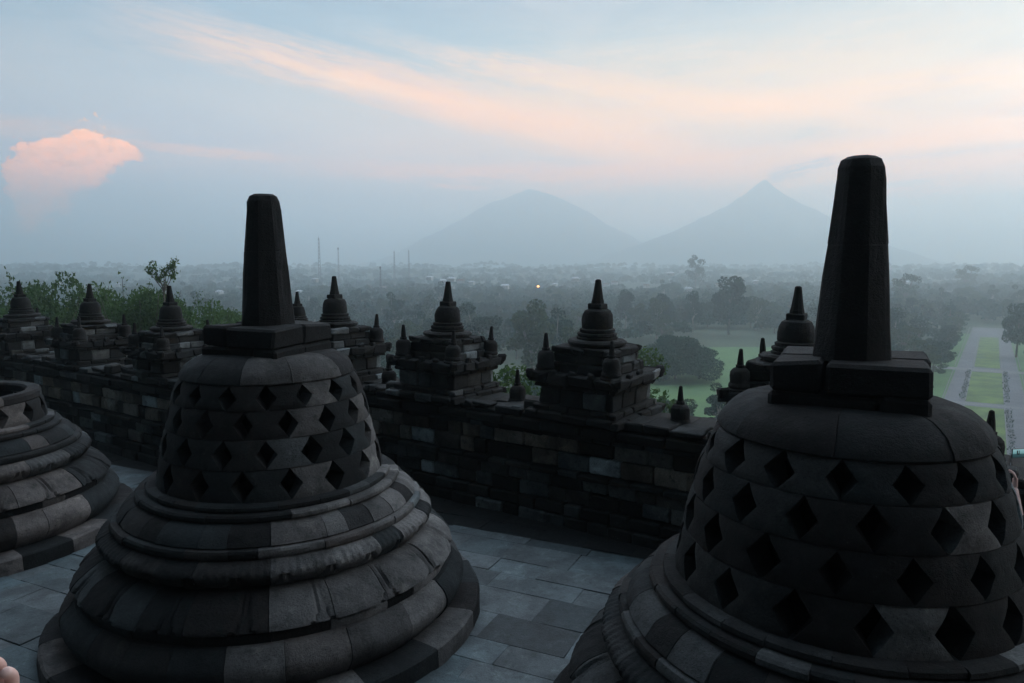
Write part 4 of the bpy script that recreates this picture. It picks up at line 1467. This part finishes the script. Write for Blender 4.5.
def person(label, loc, rz, pose, cloth, height=1.66, seed=0):
    """pose: elbow and hand positions (local, facing +y) of both arms"""
    t = thing('person', label, 'person', loc, rz)
    s = height / 1.70
    V3 = lambda *a: Vector(a) * s
    J = []; B = []

    def add(p, r, par=None):
        J.append((p, r)); i = len(J) - 1
        if par is not None: B.append((par, i))
        return i
    pel = add(V3(0, 0, .96), (.125 * s, .085 * s))
    ab = add(V3(0, .01, 1.10), (.108 * s, .072 * s), pel)
    ch = add(V3(0, -.005, 1.28), (.125 * s, .075 * s), ab)
    nb = add(V3(0, -.01, 1.43), (.06 * s, .048 * s), ch)
    nk = add(V3(0, .005, 1.50), (.052 * s, .055 * s), nb)
    add(V3(0, .02, 1.555), (.050 * s, .058 * s), nk)
    for sd_ in (-1, 1):
        hp = add(V3(sd_ * .10, 0, .88), (.092 * s, .09 * s), pel)
        kn = add(V3(sd_ * .11, .02, .49), .055 * s, hp)
        cf = add(V3(sd_ * .112, -.01, .34), .052 * s, kn)
        an_ = add(V3(sd_ * .115, -.02, .085), .034 * s, cf)
        add(V3(sd_ * .13, .10, .045), (.042 * s, .034 * s), an_)
    wr = {}
    for sd_ in (-1, 1):
        el_, ha_ = pose[sd_]
        sh = add(V3(sd_ * .185, -.005, 1.385), .055 * s, ch)
        e = add(Vector(el_) * s, .038 * s, sh)
        fm = add((Vector(el_) * .6 + Vector(ha_) * .4) * s, .036 * s, e)
        w = add(Vector(ha_) * s, (.026 * s, .021 * s), fm)
        wr[sd_] = (w, Vector(ha_) * s, (Vector(ha_) - Vector(el_)).normalized())
    skin_mesh('body', J, B, M_SKIN, t, pel, 2)
    # clothes: own shells just outside the body
    J2 = []; B2 = []

    def add2(p, r, par=None):
        J2.append((p, r)); i = len(J2) - 1
        if par is not None: B2.append((par, i))
        return i
    g = .016 * s
    a0 = add2(V3(0, 0, .86), (.165 * s + g, .125 * s + g)); a1_ = add2(V3(0, .01, 1.10), (.140 * s + g, .10 * s + g), a0)
    a2_ = add2(V3(0, -.005, 1.28), (.160 * s + g, .115 * s + g), a1_); add2(V3(0, -.01, 1.42), (.085 * s, .07 * s), a2_)
    for sd_ in (-1, 1):
        el_, ha_ = pose[sd_]
        s1_ = add2(V3(sd_ * .185, -.005, 1.385), .062 * s + g, a2_)
        e_ = add2(Vector(el_) * s, .044 * s + g, s1_)
        if pose.get('long'):
            add2((Vector(el_) * .25 + Vector(ha_) * .75) * s, .036 * s + g * .6, e_)
    skin_mesh('shirt', J2, B2, cloth, t, a0, 2)
    J2 = []; B2 = []
    p0 = add2(V3(0, 0, .97), (.16 * s + g * .5, .11 * s + g * .5))
    for sd_ in (-1, 1):
        h_ = add2(V3(sd_ * .10, 0, .86), (.10 * s + g, .10 * s + g), p0)
        k_ = add2(V3(sd_ * .11, .02, .49), .066 * s + g, h_)
        add2(V3(sd_ * .115, -.015, .10), .058 * s + g, k_)
    skin_mesh('trousers', J2, B2, M_CLOTH, t, p0, 2)
    for sd_ in (-1, 1):
        m = MB()
        blob(m, V3(sd_ * .13, .055, .048), (.05 * s, .135 * s, .05 * s), 16); m.obj('shoe', M_BLACK, t, True)
    # head
    m = MB()

    def hs_(p, q):
        q = q.copy()
        if p.z < 0: q.x *= 1 + p.z * .28; q.y *= 1 + p.z * .10
        if p.y > .6 and abs(p.x) < .22 and -.35 < p.z < .15: q.y += .020 * s * (1 - abs(p.x) / .22) * (.6 - p.z)
        if p.y > .5 and .1 < p.z < .3: q.y -= .006 * s
        return q
    hc = V3(0, .03, 1.615)
    blob(m, hc, (.076 * s, .096 * s, .115 * s), 36, .4, hs_)
    for sd_ in (-1, 1): blob(m, hc + V3(sd_ * .078, -.005, -.008), (.010 * s, .020 * s, .032 * s), 10)
    m.obj('head', M_SKIN, t, True)
    m = MB()
    for sd_ in (-1, 1): blob(m, hc + V3(sd_ * .031, .083, .008), (.013 * s, .010 * s, .008 * s), 10)
    m.obj('eyes', M_EYEW, t, True)
    m = MB(); blob(m, hc + V3(0, .088, -.055), (.024 * s, .010 * s, .007 * s), 10); m.obj('mouth', M_LIP, t, True)

    def hh(p, q):
        q = q.copy()
        if p.y > .35 and p.z < .45: q.y *= .45; q.z = max(q.z, .03 * s)
        return q
    m = MB(); blob(m, hc + V3(0, -.012, .022), (.086 * s, .102 * s, .108 * s), 28, .4, hh); m.obj('hair', M_HAIR, t, True)
    # hands: palm, four unequal fingers, thumb
    for sd_ in (-1, 1):
        w, wp, dr = wr[sd_]
        cfg = pose.get(('hand', sd_), {})
        fwd = Vector(cfg.get('fwd', dr)).normalized()
        side = Vector(cfg.get('side', (-sd_, 0, 0))); side = (side - fwd * side.dot(fwd)).normalized()   # towards the thumb
        pn = fwd.cross(side) * (cfg.get('flip', 1)); pn.normalize()      # direction the fingers curl towards
        curl = cfg.get('curl', .5)
        HJ = []; HB = []

        def ah(p, r, par=None):
            HJ.append((p, r)); i = len(HJ) - 1
            if par is not None: HB.append((par, i))
            return i
        k = s * 1.0
        r0 = ah(wp - fwd * .012 * k, .024 * k); pm = ah(wp + fwd * .045 * k, .030 * k, r0)
        for fi, (off, ln, rr) in enumerate(((.030, .072, .0092), (.010, .082, .0096), (-.011, .076, .0090), (-.030, .060, .0080))):
            kn = wp + fwd * (.088 - abs(off) * .25) * k + side * off * k
            i0 = ah(kn, .0115 * k, pm)
            d = fwd; p = kn
            for sgm, (fr, bend) in enumerate(((.45, curl * .9), (.30, curl * 1.2), (.25, curl * .8))):
                d = (Matrix.Rotation(bend, 3, fwd.cross(pn)) @ d).normalized()
                p = p + d * ln * fr * k
                i0 = ah(p, (rr - .0008 * sgm) * k, i0)
        tb = wp + fwd * .030 * k + side * .030 * k
        i0 = ah(tb, .014 * k, pm); d = (fwd * .75 + side * .8 + pn * .25).normalized()
        p = tb + d * .034 * k; i0 = ah(p, .0108 * k, i0)
        d = (fwd * .95 + side * .25 + pn * .35).normalized(); p = p + d * .028 * k; ah(p, .0092 * k, i0)
        skin_mesh('hand', HJ, HB, M_SKIN, t, 0, 2)
    return t


# visitor beyond the right edge holding up a phone
pv = Vector((4.355, 5.40, 0))
rzv = math.radians(8)
person('visitor in dark clothes at the right edge, only an arm in view', pv, rzv,
       {-1: ((-.29, .12, 1.08), (-.13, .38, 1.36)), 1: ((.27, .12, 1.10), (.07, .38, 1.36)), 'long': False,
        ('hand', -1): dict(fwd=(.2, .2, .95), side=(.6, .6, 0), curl=.45), ('hand', 1): dict(fwd=(-.2, .2, .95), side=(-.6, .6, 0), curl=.45, flip=1)},
       M_CLOTH, 1.66)
Rv = Matrix.Rotation(rzv, 3, 'Z')
ph = pv + Rv @ Vector((-.045, .43, 1.60))
t = thing('phone', 'phone held up at the right edge with a glowing pale blue screen', 'phone', ph, rzv)
m = MB(); cbox(m, (0, 0, 0), (.155, .009, .078), 0, .3, .5, .003); m.obj('case', M_BLACK, t)
sc_, nt, p, N, out = new_mat('phone_screen')
co = coords(nt)
sx_ = nt.nodes.new('ShaderNodeSeparateXYZ'); nt.links.new(co, sx_.inputs[0])
gr = N.ramp(N.step(sx_.outputs[2], -.036, .036, 'LINEAR'), [(0, (.02, .05, .06)), (.42, (.03, .09, .10)), (.5, (.16, .34, .36)), (1, (.30, .50, .54))])
nt.links.new(gr, p.inputs['Emission Color']); p.inputs['Emission Strength'].default_value = 1.0; p.inputs['Base Color'].default_value = (.02, .02, .02, 1)
m = MB(); cbox(m, (0, -.0052, 0), (.146, .001, .070), 0, .3, .5, .0002); m.obj('screen', sc_, t)
m = MB()
for (dx_, dz_, w_, h_) in ((-.030, .010, .012, .030), (-.022, -.006, .018, .012), (-.012, .008, .006, .034)):
    cbox(m, (dx_, -.0062, dz_), (w_, .0006, h_), 0, .3, .5, .0001)
m.obj('screen_mark', M_BLACK, t)

# bystander left of the camera whose knuckles show in the lower left corner
hp = on_plane(-5, 702, 2.66)
pb = Vector((hp.x - .30, hp.y - .52, 1.45)); rzb = math.radians(-8)
Rb = Matrix.Rotation(-rzb, 3, 'Z')
hl = Rb @ (hp - pb)
k = 1.70 / 1.68
person('bystander at the lower left corner, only pale knuckles in view', pb, rzb,
       {1: ((.27, .16, 1.08), (hl.x * k - .01, hl.y * k - .10, hl.z * k - .02)), -1: ((-.27, .14, 1.08), (-.06, .36, 1.12)), 'long': True,
        ('hand', 1): dict(fwd=(.1, 1, .15), side=(-1, 0, .3), curl=.75, flip=1), ('hand', -1): dict(fwd=(.3, 1, 0), side=(1, 0, 0), curl=.5, flip=1)},
       M_CLOTH2, 1.68)

# ------------------------------------------------------------------ haze
hz = bpy.data.meshes.new('haze')
x0, x1, y0, y1, z0, z1 = -3500, 3500, -160, 4150, -40, 372
vs = [(x, y, z) for x in (x0, x1) for y in (y0, y1) for z in (z0, z1)]
hz.from_pydata(vs, [], [(0, 1, 3, 2), (4, 6, 7, 5), (0, 4, 5, 1), (2, 3, 7, 6), (0, 2, 6, 4), (1, 5, 7, 3)])
ho = bpy.data.objects.new('haze', hz); COL.objects.link(ho)
tag(ho, kind='stuff')
hm = bpy.data.materials.new('haze_air'); hm.use_nodes = True
nt = hm.node_tree; nt.nodes.clear()
pv_ = nt.nodes.new('ShaderNodeVolumePrincipled'); ou = nt.nodes.new('ShaderNodeOutputMaterial')
pv_.inputs['Color'].default_value = (0.832, 0.956, 1.0, 1)
pv_.inputs['Density'].default_value = 0.00095
pv_.inputs['Anisotropy'].default_value = 0.72
nt.links.new(pv_.outputs[0], ou.inputs['Volume'])
hz.materials.append(hm)
